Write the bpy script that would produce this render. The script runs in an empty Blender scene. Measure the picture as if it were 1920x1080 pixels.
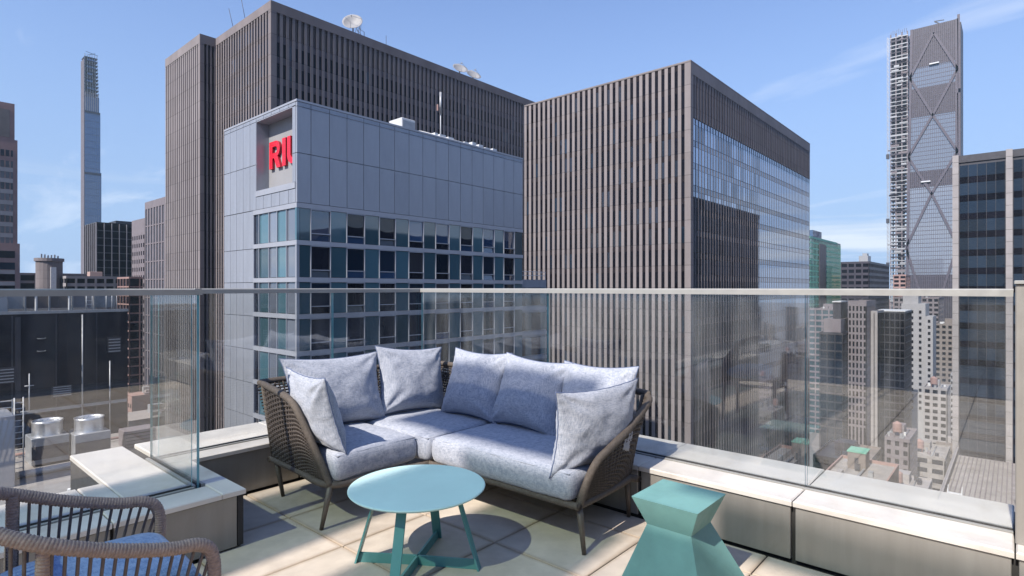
import bpy, bmesh, math, random
from mathutils import Vector, Matrix, noise

random.seed(7)
S = bpy.context.scene
COL = S.collection
R = math.radians

# ---------------------------------------------------------------- camera
EYE = 1.45
HEAD = R(41.3)                     # world X runs along one street direction, Y along the other
cam = bpy.data.cameras.new('camera')
cam.sensor_width = 36
cam.lens = 1074 / 1920 * 36
cam.clip_start = 0.05
cam.clip_end = 20000
co = bpy.data.objects.new('camera', cam)
COL.objects.link(co)
co.location = (0, 0, EYE)
co.rotation_euler = (R(90), 0, HEAD - R(90))
S.camera = co

# ---------------------------------------------------------------- light
SUN_EL = R(45.5)
SUN_DIR = Vector((-math.cos(SUN_EL), -0.035, math.sin(SUN_EL))).normalized()   # towards the sun
sl = bpy.data.lights.new('sun', 'SUN')
sl.energy = 4.6
sl.angle = R(0.53)
sl.color = (1.0, 0.93, 0.84)
so = bpy.data.objects.new('sun', sl)
COL.objects.link(so)
so.rotation_euler = SUN_DIR.to_track_quat('Z', 'Y').to_euler()
so.location = (-60, 0, 80)

W = bpy.data.worlds.new('World')
S.world = W
W.use_nodes = True
nt = W.node_tree
nt.nodes.clear()
def wn(t, **k):
    n = nt.nodes.new(t)
    for a, b in k.items():
        setattr(n, a, b)
    return n
sky = wn('ShaderNodeTexSky', sky_type='NISHITA')
sky.sun_disc = False
sky.sun_elevation = SUN_EL
sky.sun_rotation = math.atan2(SUN_DIR.x, SUN_DIR.y)
sky.altitude = 100
sky.air_density = 1.0
sky.dust_density = 0.3
sky.ozone_density = 3.0
bg = wn('ShaderNodeBackground')
bg.inputs['Strength'].default_value = 0.145
wo = wn('ShaderNodeOutputWorld')
tc = wn('ShaderNodeTexCoord')
# thin cirrus: noise on the sky direction flattened onto a plane high above
sep = wn('ShaderNodeSeparateXYZ')
nt.links.new(tc.outputs['Generated'], sep.inputs[0])
zc = wn('ShaderNodeMath', operation='MAXIMUM'); zc.inputs[1].default_value = 0.03
nt.links.new(sep.outputs['Z'], zc.inputs[0])
za = wn('ShaderNodeMath', operation='ADD'); za.inputs[1].default_value = 0.10
nt.links.new(zc.outputs[0], za.inputs[0])
dx = wn('ShaderNodeMath', operation='DIVIDE'); dy = wn('ShaderNodeMath', operation='DIVIDE')
nt.links.new(sep.outputs['X'], dx.inputs[0]); nt.links.new(za.outputs[0], dx.inputs[1])
nt.links.new(sep.outputs['Y'], dy.inputs[0]); nt.links.new(za.outputs[0], dy.inputs[1])
cmb = wn('ShaderNodeCombineXYZ')
nt.links.new(dx.outputs[0], cmb.inputs[0]); nt.links.new(dy.outputs[0], cmb.inputs[1])
mp = wn('ShaderNodeMapping')
mp.inputs['Rotation'].default_value = (0, 0, R(20))
mp.inputs['Scale'].default_value = (0.9, 0.28, 1)
mp.inputs['Location'].default_value = (17.4317, -9.4475, 0)
nt.links.new(cmb.outputs[0], mp.inputs[0])
cn = wn('ShaderNodeTexNoise'); cn.inputs['Scale'].default_value = 1.1; cn.inputs['Detail'].default_value = 9; cn.inputs['Roughness'].default_value = 0.58; cn.inputs['Distortion'].default_value = 0.5
nt.links.new(mp.outputs[0], cn.inputs['Vector'])
cr = wn('ShaderNodeMapRange', clamp=True); cr.inputs['From Min'].default_value = 0.56; cr.inputs['From Max'].default_value = 0.80; cr.inputs['To Max'].default_value = 0.75
nt.links.new(cn.outputs['Fac'], cr.inputs['Value'])
mix = wn('ShaderNodeMix', data_type='RGBA')
mix.inputs[7].default_value = (4.3, 4.5, 4.8, 1)
hz = wn('ShaderNodeMapRange', clamp=True, interpolation_type='SMOOTHSTEP'); hz.inputs['From Min'].default_value = -0.02; hz.inputs['From Max'].default_value = 0.62; hz.inputs['To Min'].default_value = 0.95; hz.inputs['To Max'].default_value = 0.0
nt.links.new(sep.outputs['Z'], hz.inputs['Value'])
hm = wn('ShaderNodeMix', data_type='RGBA'); hm.inputs[7].default_value = (1.32, 1.93, 3.0, 1)      # pale blue air low over the horizon
st = wn('ShaderNodeMix', data_type='RGBA', blend_type='MULTIPLY'); st.inputs[0].default_value = 1.0; st.inputs[7].default_value = (0.80, 0.79, 0.91, 1)
nt.links.new(sky.outputs[0], st.inputs[6])
nt.links.new(hz.outputs[0], hm.inputs[0]); nt.links.new(st.outputs[2], hm.inputs[6])
nt.links.new(cr.outputs[0], mix.inputs[0])
nt.links.new(hm.outputs[2], mix.inputs[6])
# long flat cloud banks low in the sky
bm_ = wn('ShaderNodeMapping'); bm_.inputs['Scale'].default_value = (1.5, 1.5, 26); bm_.inputs['Location'].default_value = (37.0, 9.4, 3.1)
nt.links.new(tc.outputs['Generated'], bm_.inputs[0])
bn = wn('ShaderNodeTexNoise'); bn.inputs['Scale'].default_value = 1.0; bn.inputs['Detail'].default_value = 7; bn.inputs['Roughness'].default_value = 0.55
nt.links.new(bm_.outputs[0], bn.inputs['Vector'])
br = wn('ShaderNodeMapRange', clamp=True); br.inputs['From Min'].default_value = 0.50; br.inputs['From Max'].default_value = 0.66; br.inputs['To Max'].default_value = 0.9
nt.links.new(bn.outputs['Fac'], br.inputs['Value'])
bz = wn('ShaderNodeMapRange', clamp=True, interpolation_type='SMOOTHSTEP'); bz.inputs['From Min'].default_value = 0.19; bz.inputs['From Max'].default_value = 0.08
nt.links.new(sep.outputs['Z'], bz.inputs['Value'])
bp_ = wn('ShaderNodeMath', operation='MULTIPLY'); nt.links.new(br.outputs[0], bp_.inputs[0]); nt.links.new(bz.outputs[0], bp_.inputs[1])
m3 = wn('ShaderNodeMix', data_type='RGBA'); m3.inputs[7].default_value = (3.6, 3.8, 4.0, 1)
nt.links.new(bp_.outputs[0], m3.inputs[0]); nt.links.new(mix.outputs[2], m3.inputs[6])
nt.links.new(m3.outputs[2], bg.inputs['Color'])
nt.links.new(bg.outputs[0], wo.inputs[0])

S.view_settings.view_transform = 'Standard'
S.view_settings.look = 'None'
S.view_settings.gamma = 1
S.view_settings.use_curve_mapping = False
S.view_settings.exposure = 0.78
S.render.engine = 'CYCLES'
S.cycles.max_bounces = 10
S.cycles.transparent_max_bounces = 40
S.cycles.glossy_bounces = 5
S.cycles.caustics_reflective = False
S.cycles.caustics_refractive = False
S.cycles.use_denoising = True
S.cycles.volume_bounces = 1
S.cycles.volume_max_steps = 64
S.cycles.sample_clamp_indirect = 6

# ---------------------------------------------------------------- materials
M = {}
def mat(name, col, rough=0.6, metal=0.0, var=0.12, scale=3.0, bump=0.0, bscale=60, spec=0.5, obj_var=0.0, coat=0.0, ior=1.5, stretch=None):
    m = bpy.data.materials.new(name); m.use_nodes = True
    t = m.node_tree; N = t.nodes; L = t.links
    p = N['Principled BSDF']
    p.inputs['Roughness'].default_value = rough
    p.inputs['Metallic'].default_value = metal
    p.inputs['Specular IOR Level'].default_value = spec
    p.inputs['IOR'].default_value = ior
    p.inputs['Coat Weight'].default_value = coat
    tc = N.new('ShaderNodeTexCoord')
    vec = tc.outputs['Object']
    if stretch:
        g = N.new('ShaderNodeMapping'); g.inputs['Scale'].default_value = stretch
        L.new(vec, g.inputs[0]); vec = g.outputs[0]
    n = N.new('ShaderNodeTexNoise'); n.inputs['Scale'].default_value = scale; n.inputs['Detail'].default_value = 6; n.inputs['Roughness'].default_value = 0.6
    L.new(vec, n.inputs['Vector'])
    mr = N.new('ShaderNodeMapRange'); mr.inputs['From Min'].default_value = 0.3; mr.inputs['From Max'].default_value = 0.7
    mr.inputs['To Min'].default_value = 1 - var; mr.inputs['To Max'].default_value = 1 + var
    L.new(n.outputs['Fac'], mr.inputs['Value'])
    val = mr.outputs[0]
    rv = N.new('ShaderNodeTexNoise'); rv.inputs['Scale'].default_value = scale*3.3; rv.inputs['Detail'].default_value = 5      # worn and polished spots
    L.new(tc.outputs['Object'], rv.inputs['Vector'])
    rm = N.new('ShaderNodeMapRange'); rm.inputs['From Min'].default_value = 0.3; rm.inputs['From Max'].default_value = 0.7
    rm.inputs['To Min'].default_value = max(0.05, rough-0.09); rm.inputs['To Max'].default_value = min(1.0, rough+0.12)
    L.new(rv.outputs['Fac'], rm.inputs['Value']); L.new(rm.outputs[0], p.inputs['Roughness'])
    if obj_var:
        oi = N.new('ShaderNodeObjectInfo')
        m2 = N.new('ShaderNodeMapRange'); m2.inputs['To Min'].default_value = 1 - obj_var; m2.inputs['To Max'].default_value = 1 + obj_var
        L.new(oi.outputs['Random'], m2.inputs['Value'])
        mu = N.new('ShaderNodeMath'); mu.operation = 'MULTIPLY'
        L.new(val, mu.inputs[0]); L.new(m2.outputs[0], mu.inputs[1]); val = mu.outputs[0]
    vm = N.new('ShaderNodeVectorMath'); vm.operation = 'SCALE'
    vm.inputs[0].default_value = col
    L.new(val, vm.inputs['Scale'])
    L.new(vm.outputs[0], p.inputs['Base Color'])
    if bump:
        b = N.new('ShaderNodeBump'); b.inputs['Strength'].default_value = bump; b.inputs['Distance'].default_value = 0.01
        n2 = N.new('ShaderNodeTexNoise'); n2.inputs['Scale'].default_value = bscale; n2.inputs['Detail'].default_value = 4
        L.new(tc.outputs['Object'], n2.inputs['Vector'])
        L.new(n2.outputs['Fac'], b.inputs['Height']); L.new(b.outputs[0], p.inputs['Normal'])
    M[name] = m
    return m

def clear_glass(name, tint, dirt=0.03, ior=1.5, rough=0.0):
    m = bpy.data.materials.new(name); m.use_nodes = True
    t = m.node_tree; N = t.nodes; L = t.links
    N.remove(N['Principled BSDF'])
    out = N['Material Output']
    tr = N.new('ShaderNodeBsdfTransparent'); tr.inputs[0].default_value = (*tint, 1)
    gl = N.new('ShaderNodeBsdfGlossy'); gl.inputs['Roughness'].default_value = rough
    fr = N.new('ShaderNodeFresnel')
    ge = N.new('ShaderNodeNewGeometry')          # same reflection from both sides of a thin pane
    io = N.new('ShaderNodeMapRange'); io.inputs['To Min'].default_value = ior; io.inputs['To Max'].default_value = 1/ior
    L.new(ge.outputs['Backfacing'], io.inputs['Value']); L.new(io.outputs[0], fr.inputs['IOR'])
    mx = N.new('ShaderNodeMixShader')
    L.new(fr.outputs[0], mx.inputs[0]); L.new(tr.outputs[0], mx.inputs[1]); L.new(gl.outputs[0], mx.inputs[2])
    df = N.new('ShaderNodeBsdfDiffuse'); df.inputs[0].default_value = (0.75, 0.78, 0.8, 1)
    tc = N.new('ShaderNodeTexCoord')
    gm = N.new('ShaderNodeMapping'); gm.inputs['Scale'].default_value = (5, 5, 0.8); L.new(tc.outputs['Object'], gm.inputs[0])
    n = N.new('ShaderNodeTexNoise'); n.inputs['Scale'].default_value = 2.2; n.inputs['Detail'].default_value = 6
    L.new(gm.outputs[0], n.inputs['Vector'])
    mr = N.new('ShaderNodeMapRange'); mr.inputs['From Min'].default_value = 0.35; mr.inputs['From Max'].default_value = 0.75; mr.inputs['To Max'].default_value = dirt * 2
    L.new(n.outputs['Fac'], mr.inputs['Value'])
    m2 = N.new('ShaderNodeMixShader')
    L.new(mr.outputs[0], m2.inputs[0]); L.new(mx.outputs[0], m2.inputs[1]); L.new(df.outputs[0], m2.inputs[2])
    L.new(m2.outputs[0], out.inputs[0])
    M[name] = m
    return m

def window_glass(name, col, ior=1.9, rough=0.02, wav=0.0):
    """coated facade glass: dark body, mirror reflection by Fresnel, each pane a little off plane"""
    m = bpy.data.materials.new(name); m.use_nodes = True
    t = m.node_tree; N = t.nodes; L = t.links
    p = N['Principled BSDF']
    p.inputs['Roughness'].default_value = rough
    p.inputs['IOR'].default_value = ior
    oi = N.new('ShaderNodeObjectInfo')
    mr = N.new('ShaderNodeMapRange'); mr.inputs['To Min'].default_value = 0.6; mr.inputs['To Max'].default_value = 1.5
    L.new(oi.outputs['Random'], mr.inputs['Value'])
    vm = N.new('ShaderNodeVectorMath'); vm.operation = 'SCALE'; vm.inputs[0].default_value = col
    L.new(mr.outputs[0], vm.inputs['Scale']); L.new(vm.outputs[0], p.inputs['Base Color'])
    if wav:
        tc = N.new('ShaderNodeTexCoord')
        n = N.new('ShaderNodeTexNoise'); n.inputs['Scale'].default_value = 0.35; n.inputs['Detail'].default_value = 1
        L.new(tc.outputs['Object'], n.inputs['Vector'])
        b = N.new('ShaderNodeBump'); b.inputs['Strength'].default_value = wav; b.inputs['Distance'].default_value = 0.1
        L.new(n.outputs['Fac'], b.inputs['Height']); L.new(b.outputs[0], p.inputs['Normal'])
    M[name] = m
    return m

def fabric(name, c1, c2, fine=330):
    m = bpy.data.materials.new(name); m.use_nodes = True
    t = m.node_tree; N = t.nodes; L = t.links
    p = N['Principled BSDF']
    p.inputs['Roughness'].default_value = 0.95
    p.inputs['Specular IOR Level'].default_value = 0.15
    p.inputs['Sheen Weight'].default_value = 0.25
    p.inputs['Sheen Roughness'].default_value = 0.5
    tc = N.new('ShaderNodeTexCoord')
    def thread(sc):
        g = N.new('ShaderNodeMapping'); g.inputs['Scale'].default_value = sc
        L.new(tc.outputs['Object'], g.inputs[0])
        n = N.new('ShaderNodeTexNoise'); n.inputs['Scale'].default_value = 1; n.inputs['Detail'].default_value = 3; n.inputs['Roughness'].default_value = 0.7
        L.new(g.outputs[0], n.inputs['Vector']); return n.outputs['Fac']
    a = thread((fine, 34, 30)); b = thread((30, 34, fine)); c = thread((7, 7, 7)); d = thread((30, fine, 34))
    s1 = N.new('ShaderNodeMath'); s1.operation = 'ADD'; L.new(a, s1.inputs[0]); L.new(b, s1.inputs[1])
    s2 = N.new('ShaderNodeMath'); s2.operation = 'ADD'; L.new(s1.outputs[0], s2.inputs[0]); L.new(d, s2.inputs[1])
    s3 = N.new('ShaderNodeMath'); s3.operation = 'MULTIPLY_ADD'; s3.inputs[1].default_value = 0.10; L.new(c, s3.inputs[0]); L.new(s2.outputs[0], s3.inputs[2])
    mr = N.new('ShaderNodeMapRange'); mr.inputs['From Min'].default_value = 1.28; mr.inputs['From Max'].default_value = 1.78
    L.new(s3.outputs[0], mr.inputs['Value'])
    mx = N.new('ShaderNodeMix'); mx.data_type = 'RGBA'
    mx.inputs[6].default_value = (*c1, 1); mx.inputs[7].default_value = (*c2, 1)
    L.new(mr.outputs[0], mx.inputs[0]); L.new(mx.outputs[2], p.inputs['Base Color'])
    bp = N.new('ShaderNodeBump'); bp.inputs['Strength'].default_value = 0.15; bp.inputs['Distance'].default_value = 0.002
    L.new(s2.outputs[0], bp.inputs['Height'])
    n4 = N.new('ShaderNodeTexNoise'); n4.inputs['Scale'].default_value = 9; n4.inputs['Detail'].default_value = 3; n4.inputs['Distortion'].default_value = 0.8
    L.new(tc.outputs['Object'], n4.inputs['Vector'])
    b2 = N.new('ShaderNodeBump'); b2.inputs['Strength'].default_value = 0.30; b2.inputs['Distance'].default_value = 0.02
    L.new(n4.outputs['Fac'], b2.inputs['Height']); L.new(bp.outputs[0], b2.inputs['Normal'])
    L.new(b2.outputs[0], p.inputs['Normal'])
    M[name] = m
    return m

mat('paver', (0.52, 0.455, 0.375), 0.85, var=0.14, scale=5, bump=0.25, bscale=260, obj_var=0.10)
mat('paver_bed', (0.05, 0.048, 0.045), 0.95)
mat('cladding', (0.27, 0.255, 0.232), 0.42, metal=0.25, var=0.10, scale=2.0, stretch=(6, 6, 0.5), bump=0.03, bscale=20, obj_var=0.03)
mat('coping', (0.62, 0.585, 0.535), 0.42, metal=0.1, var=0.14, scale=2.0, bump=0.03, bscale=15)
mat('joint', (0.035, 0.033, 0.032), 0.8)
mat('rail_metal', (0.34, 0.335, 0.315), 0.42, metal=0.25, var=0.05, scale=8)
clear_glass('rail_glass', (0.967, 0.976, 0.968), 0.02, 1.85)
clear_glass('tint_glass', (0.43, 0.49, 0.45), 0.01)
mat('glass_edge', (0.16, 0.40, 0.44), 0.15, var=0.25, scale=6, spec=0.8)
fabric('sofa_fabric', (0.205, 0.232, 0.285), (0.425, 0.44, 0.487), 420)
fabric('chair_fabric', (0.085, 0.16, 0.33), (0.26, 0.36, 0.55), 420)
mat('seam', (0.10, 0.13, 0.22), 0.9)
mat('wicker', (0.055, 0.042, 0.034), 0.6, var=0.3, scale=40)
mat('sofa_frame', (0.092, 0.074, 0.059), 0.65, var=0.28, scale=60, bump=0.5, bscale=300)
mat('sofa_leg', (0.095, 0.077, 0.062), 0.5, var=0.15, scale=30)
mat('rope', (0.35, 0.258, 0.215), 0.75, var=0.25, scale=90, bump=0.4, bscale=500)
mat('cord', (0.13, 0.10, 0.088), 0.6, var=0.2, scale=60)
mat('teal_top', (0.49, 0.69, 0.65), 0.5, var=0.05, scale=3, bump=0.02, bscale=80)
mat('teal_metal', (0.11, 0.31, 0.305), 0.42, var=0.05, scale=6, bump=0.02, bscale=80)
mat('teal_stool', (0.145, 0.305, 0.285), 0.5, var=0.12, scale=5, bump=0.05, bscale=40)
# city
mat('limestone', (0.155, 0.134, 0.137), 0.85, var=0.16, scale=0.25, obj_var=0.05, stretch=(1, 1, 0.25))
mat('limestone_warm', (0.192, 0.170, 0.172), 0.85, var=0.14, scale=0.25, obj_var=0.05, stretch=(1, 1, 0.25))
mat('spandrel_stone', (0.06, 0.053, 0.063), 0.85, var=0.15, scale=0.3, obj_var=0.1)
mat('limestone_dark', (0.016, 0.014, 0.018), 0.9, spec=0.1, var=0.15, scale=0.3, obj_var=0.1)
window_glass('dark_window', (0.006, 0.006, 0.010), 1.24)
window_glass('sky_window', (0.11, 0.125, 0.155), 2.2, 0.03, 0.1)
window_glass('mirror_window', (0.33, 0.35, 0.40), 1.5, 0.03)
M['mirror_window'].node_tree.nodes['Principled BSDF'].inputs['Metallic'].default_value = 1.0
window_glass('blind_window', (0.05, 0.05, 0.06), 1.6, 0.08)
window_glass('office_window', (0.010, 0.018, 0.032), 1.45, 0.02, 0.1)
window_glass('blue_window', (0.022, 0.05, 0.105), 2.2, 0.02, 0.15)
window_glass('deep_blue_window', (0.055, 0.125, 0.27), 2.0, 0.04, 0.15)
window_glass('teal_window', (0.045, 0.095, 0.118), 2.0, 0.04)
window_glass('room_window', (0.012, 0.014, 0.022), 1.6, 0.02, 0.2)
mat('alu_panel', (0.285, 0.302, 0.342), 0.38, metal=0.3, var=0.09, scale=0.9, obj_var=0.04, stretch=(1, 1, 0.12))
mat('alu_trim', (0.31, 0.325, 0.365), 0.45, metal=0.2, var=0.06, scale=0.5)
mat('panel_gap', (0.07, 0.075, 0.085), 0.8)
mat('white_wall', (0.27, 0.265, 0.275), 0.7, var=0.06, scale=0.5)
mat('recess_wall', (0.24, 0.24, 0.25), 0.7, var=0.06, scale=0.5)
mat('red_sign', (0.62, 0.012, 0.03), 0.35, var=0.05)
mat('red_sign_side', (0.30, 0.006, 0.016), 0.45, var=0.05)  # darker red: shade of the letter flanks put into the colour
mat('white_metal', (0.50, 0.51, 0.525), 0.45, var=0.14, scale=1.2)
mat('grey_metal', (0.30, 0.31, 0.33), 0.45, metal=0.3, var=0.15, scale=1.5)
mat('silver', (0.55,0.56,0.58), 0.35, metal=0.8, var=0.1, scale=2)
mat('blue_grid', (0.09, 0.125, 0.20), 0.4, metal=0.3)
mat('dish_paint', (0.24, 0.24, 0.25), 0.6, var=0.12, scale=1.0)
mat('dark_metal', (0.045, 0.045, 0.055), 0.5, metal=0.2, var=0.2, scale=1)
mat('brown_stone', (0.26, 0.165, 0.15), 0.8, var=0.14, scale=0.3)
mat('tan_stone', (0.165, 0.14, 0.128), 0.8, var=0.14, scale=0.3)
mat('pale_stone', (0.26, 0.245, 0.25), 0.8, var=0.12, scale=0.3)
mat('mauve_stone', (0.155, 0.136, 0.15), 0.8, var=0.12, scale=0.3)
mat('bronze', (0.042, 0.038, 0.052), 0.5, metal=0.2, var=0.15, scale=0.2)
mat('brace_metal', (0.075, 0.066, 0.084), 0.5, metal=0.2, var=0.12, scale=0.2)
mat('terracotta', (0.38, 0.27, 0.24), 0.7, var=0.1, scale=0.1)
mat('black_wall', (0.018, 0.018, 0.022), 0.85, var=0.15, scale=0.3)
mat('roof_gravel', (0.23, 0.205, 0.19), 0.95, var=0.2, scale=1.5)
mat('roof_membrane', (0.24, 0.225, 0.22), 0.9, var=0.2, scale=0.4)
mat('asphalt', (0.05, 0.05, 0.052), 0.9, var=0.2, scale=0.1)
mat('pavement', (0.15, 0.145, 0.145), 0.9, var=0.15, scale=0.2)
mat('line_paint', (0.7, 0.7, 0.66), 0.8)
mat('copper_green', (0.14, 0.36, 0.27), 0.7, var=0.15, scale=0.8)
mat('door_frame', (0.05, 0.047, 0.045), 0.4, metal=0.5)
mat('render_wall', (0.30, 0.265, 0.235), 0.8, var=0.1, scale=0.8)

def storey_joints(mname, step, z0):
    t = M[mname].node_tree; N = t.nodes; L = t.links
    p = N['Principled BSDF']; src = p.inputs['Base Color'].links[0].from_socket
    g = N.new('ShaderNodeNewGeometry'); sp = N.new('ShaderNodeSeparateXYZ'); L.new(g.outputs['Position'], sp.inputs[0])
    a = N.new('ShaderNodeMath'); a.operation = 'SUBTRACT'; a.inputs[1].default_value = z0; L.new(sp.outputs['Z'], a.inputs[0])
    m = N.new('ShaderNodeMath'); m.operation = 'FLOORED_MODULO'; m.inputs[1].default_value = step; L.new(a.outputs[0], m.inputs[0])
    c = N.new('ShaderNodeMath'); c.operation = 'LESS_THAN'; c.inputs[1].default_value = 0.13; L.new(m.outputs[0], c.inputs[0])
    f = N.new('ShaderNodeMath'); f.operation = 'FLOOR'; d = N.new('ShaderNodeMath'); d.operation = 'DIVIDE'; d.inputs[1].default_value = step
    L.new(a.outputs[0], d.inputs[0]); L.new(d.outputs[0], f.inputs[0])
    oi = N.new('ShaderNodeObjectInfo'); ad = N.new('ShaderNodeCombineXYZ'); L.new(f.outputs[0], ad.inputs[0]); L.new(oi.outputs['Random'], ad.inputs[1])
    w = N.new('ShaderNodeTexWhiteNoise'); w.noise_dimensions = '2D'; L.new(ad.outputs[0], w.inputs['Vector'])
    r = N.new('ShaderNodeMapRange'); r.inputs['To Min'].default_value = .90; r.inputs['To Max'].default_value = 1.08; L.new(w.outputs['Value'], r.inputs['Value'])
    k = N.new('ShaderNodeMath'); k.operation = 'MULTIPLY_ADD'; k.inputs[1].default_value = -0.35; L.new(c.outputs[0], k.inputs[0]); L.new(r.outputs[0], k.inputs[2])
    v = N.new('ShaderNodeVectorMath'); v.operation = 'SCALE'; L.new(src, v.inputs[0]); L.new(k.outputs[0], v.inputs['Scale']); L.new(v.outputs[0], p.inputs['Base Color'])
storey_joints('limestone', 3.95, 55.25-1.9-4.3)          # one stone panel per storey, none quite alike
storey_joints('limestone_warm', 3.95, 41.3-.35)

def grime(mname, edge=0.0, amount=0.25, scale=1.3, tint=(0.62, 0.52, 0.42)):
    """water marks and grit: blotches fixed to the place, and a dirty margin along the edges of each piece"""
    t = M[mname].node_tree; N = t.nodes; L = t.links
    p = N['Principled BSDF']; src = p.inputs['Base Color'].links[0].from_socket
    g = N.new('ShaderNodeNewGeometry'); n = N.new('ShaderNodeTexNoise'); n.inputs['Scale'].default_value = scale; n.inputs['Detail'].default_value = 8; n.inputs['Roughness'].default_value = 0.68; n.inputs['Distortion'].default_value = 0.6
    L.new(g.outputs['Position'], n.inputs['Vector'])
    r = N.new('ShaderNodeMapRange'); r.inputs['From Min'].default_value = 0.52; r.inputs['From Max'].default_value = 0.72; r.inputs['To Max'].default_value = amount
    L.new(n.outputs['Fac'], r.inputs['Value']); fac = r.outputs[0]
    if edge:
        tc = N.new('ShaderNodeTexCoord'); sp = N.new('ShaderNodeSeparateXYZ'); L.new(tc.outputs['Generated'], sp.inputs[0])
        ds = []
        for ax in 'XY':
            a = N.new('ShaderNodeMath'); a.operation = 'PINGPONG'; a.inputs[1].default_value = 0.5; L.new(sp.outputs[ax], a.inputs[0]); ds.append(a.outputs[0])
        m = N.new('ShaderNodeMath'); m.operation = 'MINIMUM'; L.new(ds[0], m.inputs[0]); L.new(ds[1], m.inputs[1])
        w = N.new('ShaderNodeMath'); w.operation = 'MULTIPLY_ADD'; w.inputs[1].default_value = -edge*1.2; L.new(n.outputs['Fac'], w.inputs[0]); L.new(m.outputs[0], w.inputs[2])
        q = N.new('ShaderNodeMapRange'); q.inputs['From Min'].default_value = -edge*.6; q.inputs['From Max'].default_value = edge*.4; q.inputs['To Min'].default_value = 0.6; q.inputs['To Max'].default_value = 0
        L.new(w.outputs[0], q.inputs['Value'])
        x = N.new('ShaderNodeMath'); x.operation = 'MAXIMUM'; L.new(fac, x.inputs[0]); L.new(q.outputs[0], x.inputs[1]); fac = x.outputs[0]
    k = N.new('ShaderNodeMix'); k.data_type = 'RGBA'; k.blend_type = 'MULTIPLY'; k.inputs[7].default_value = (*tint, 1)
    L.new(fac, k.inputs[0]); L.new(src, k.inputs[6]); L.new(k.outputs[2], p.inputs['Base Color'])
grime('paver', 0.05, 0.35, 1.6)
grime('coping', 0.0, 0.40, 2.6)
grime('cladding', 0.0, 0.25, 1.8)
grime('roof_membrane', 0.0, 0.6, 0.35)
grime('alu_panel', 0.0, 0.18, 0.25, (0.72, 0.72, 0.72))
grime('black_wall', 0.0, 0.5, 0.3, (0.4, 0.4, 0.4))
grime('teal_stool', 0.0, 0.22, 7.0, (0.72, 0.76, 0.78))

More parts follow.
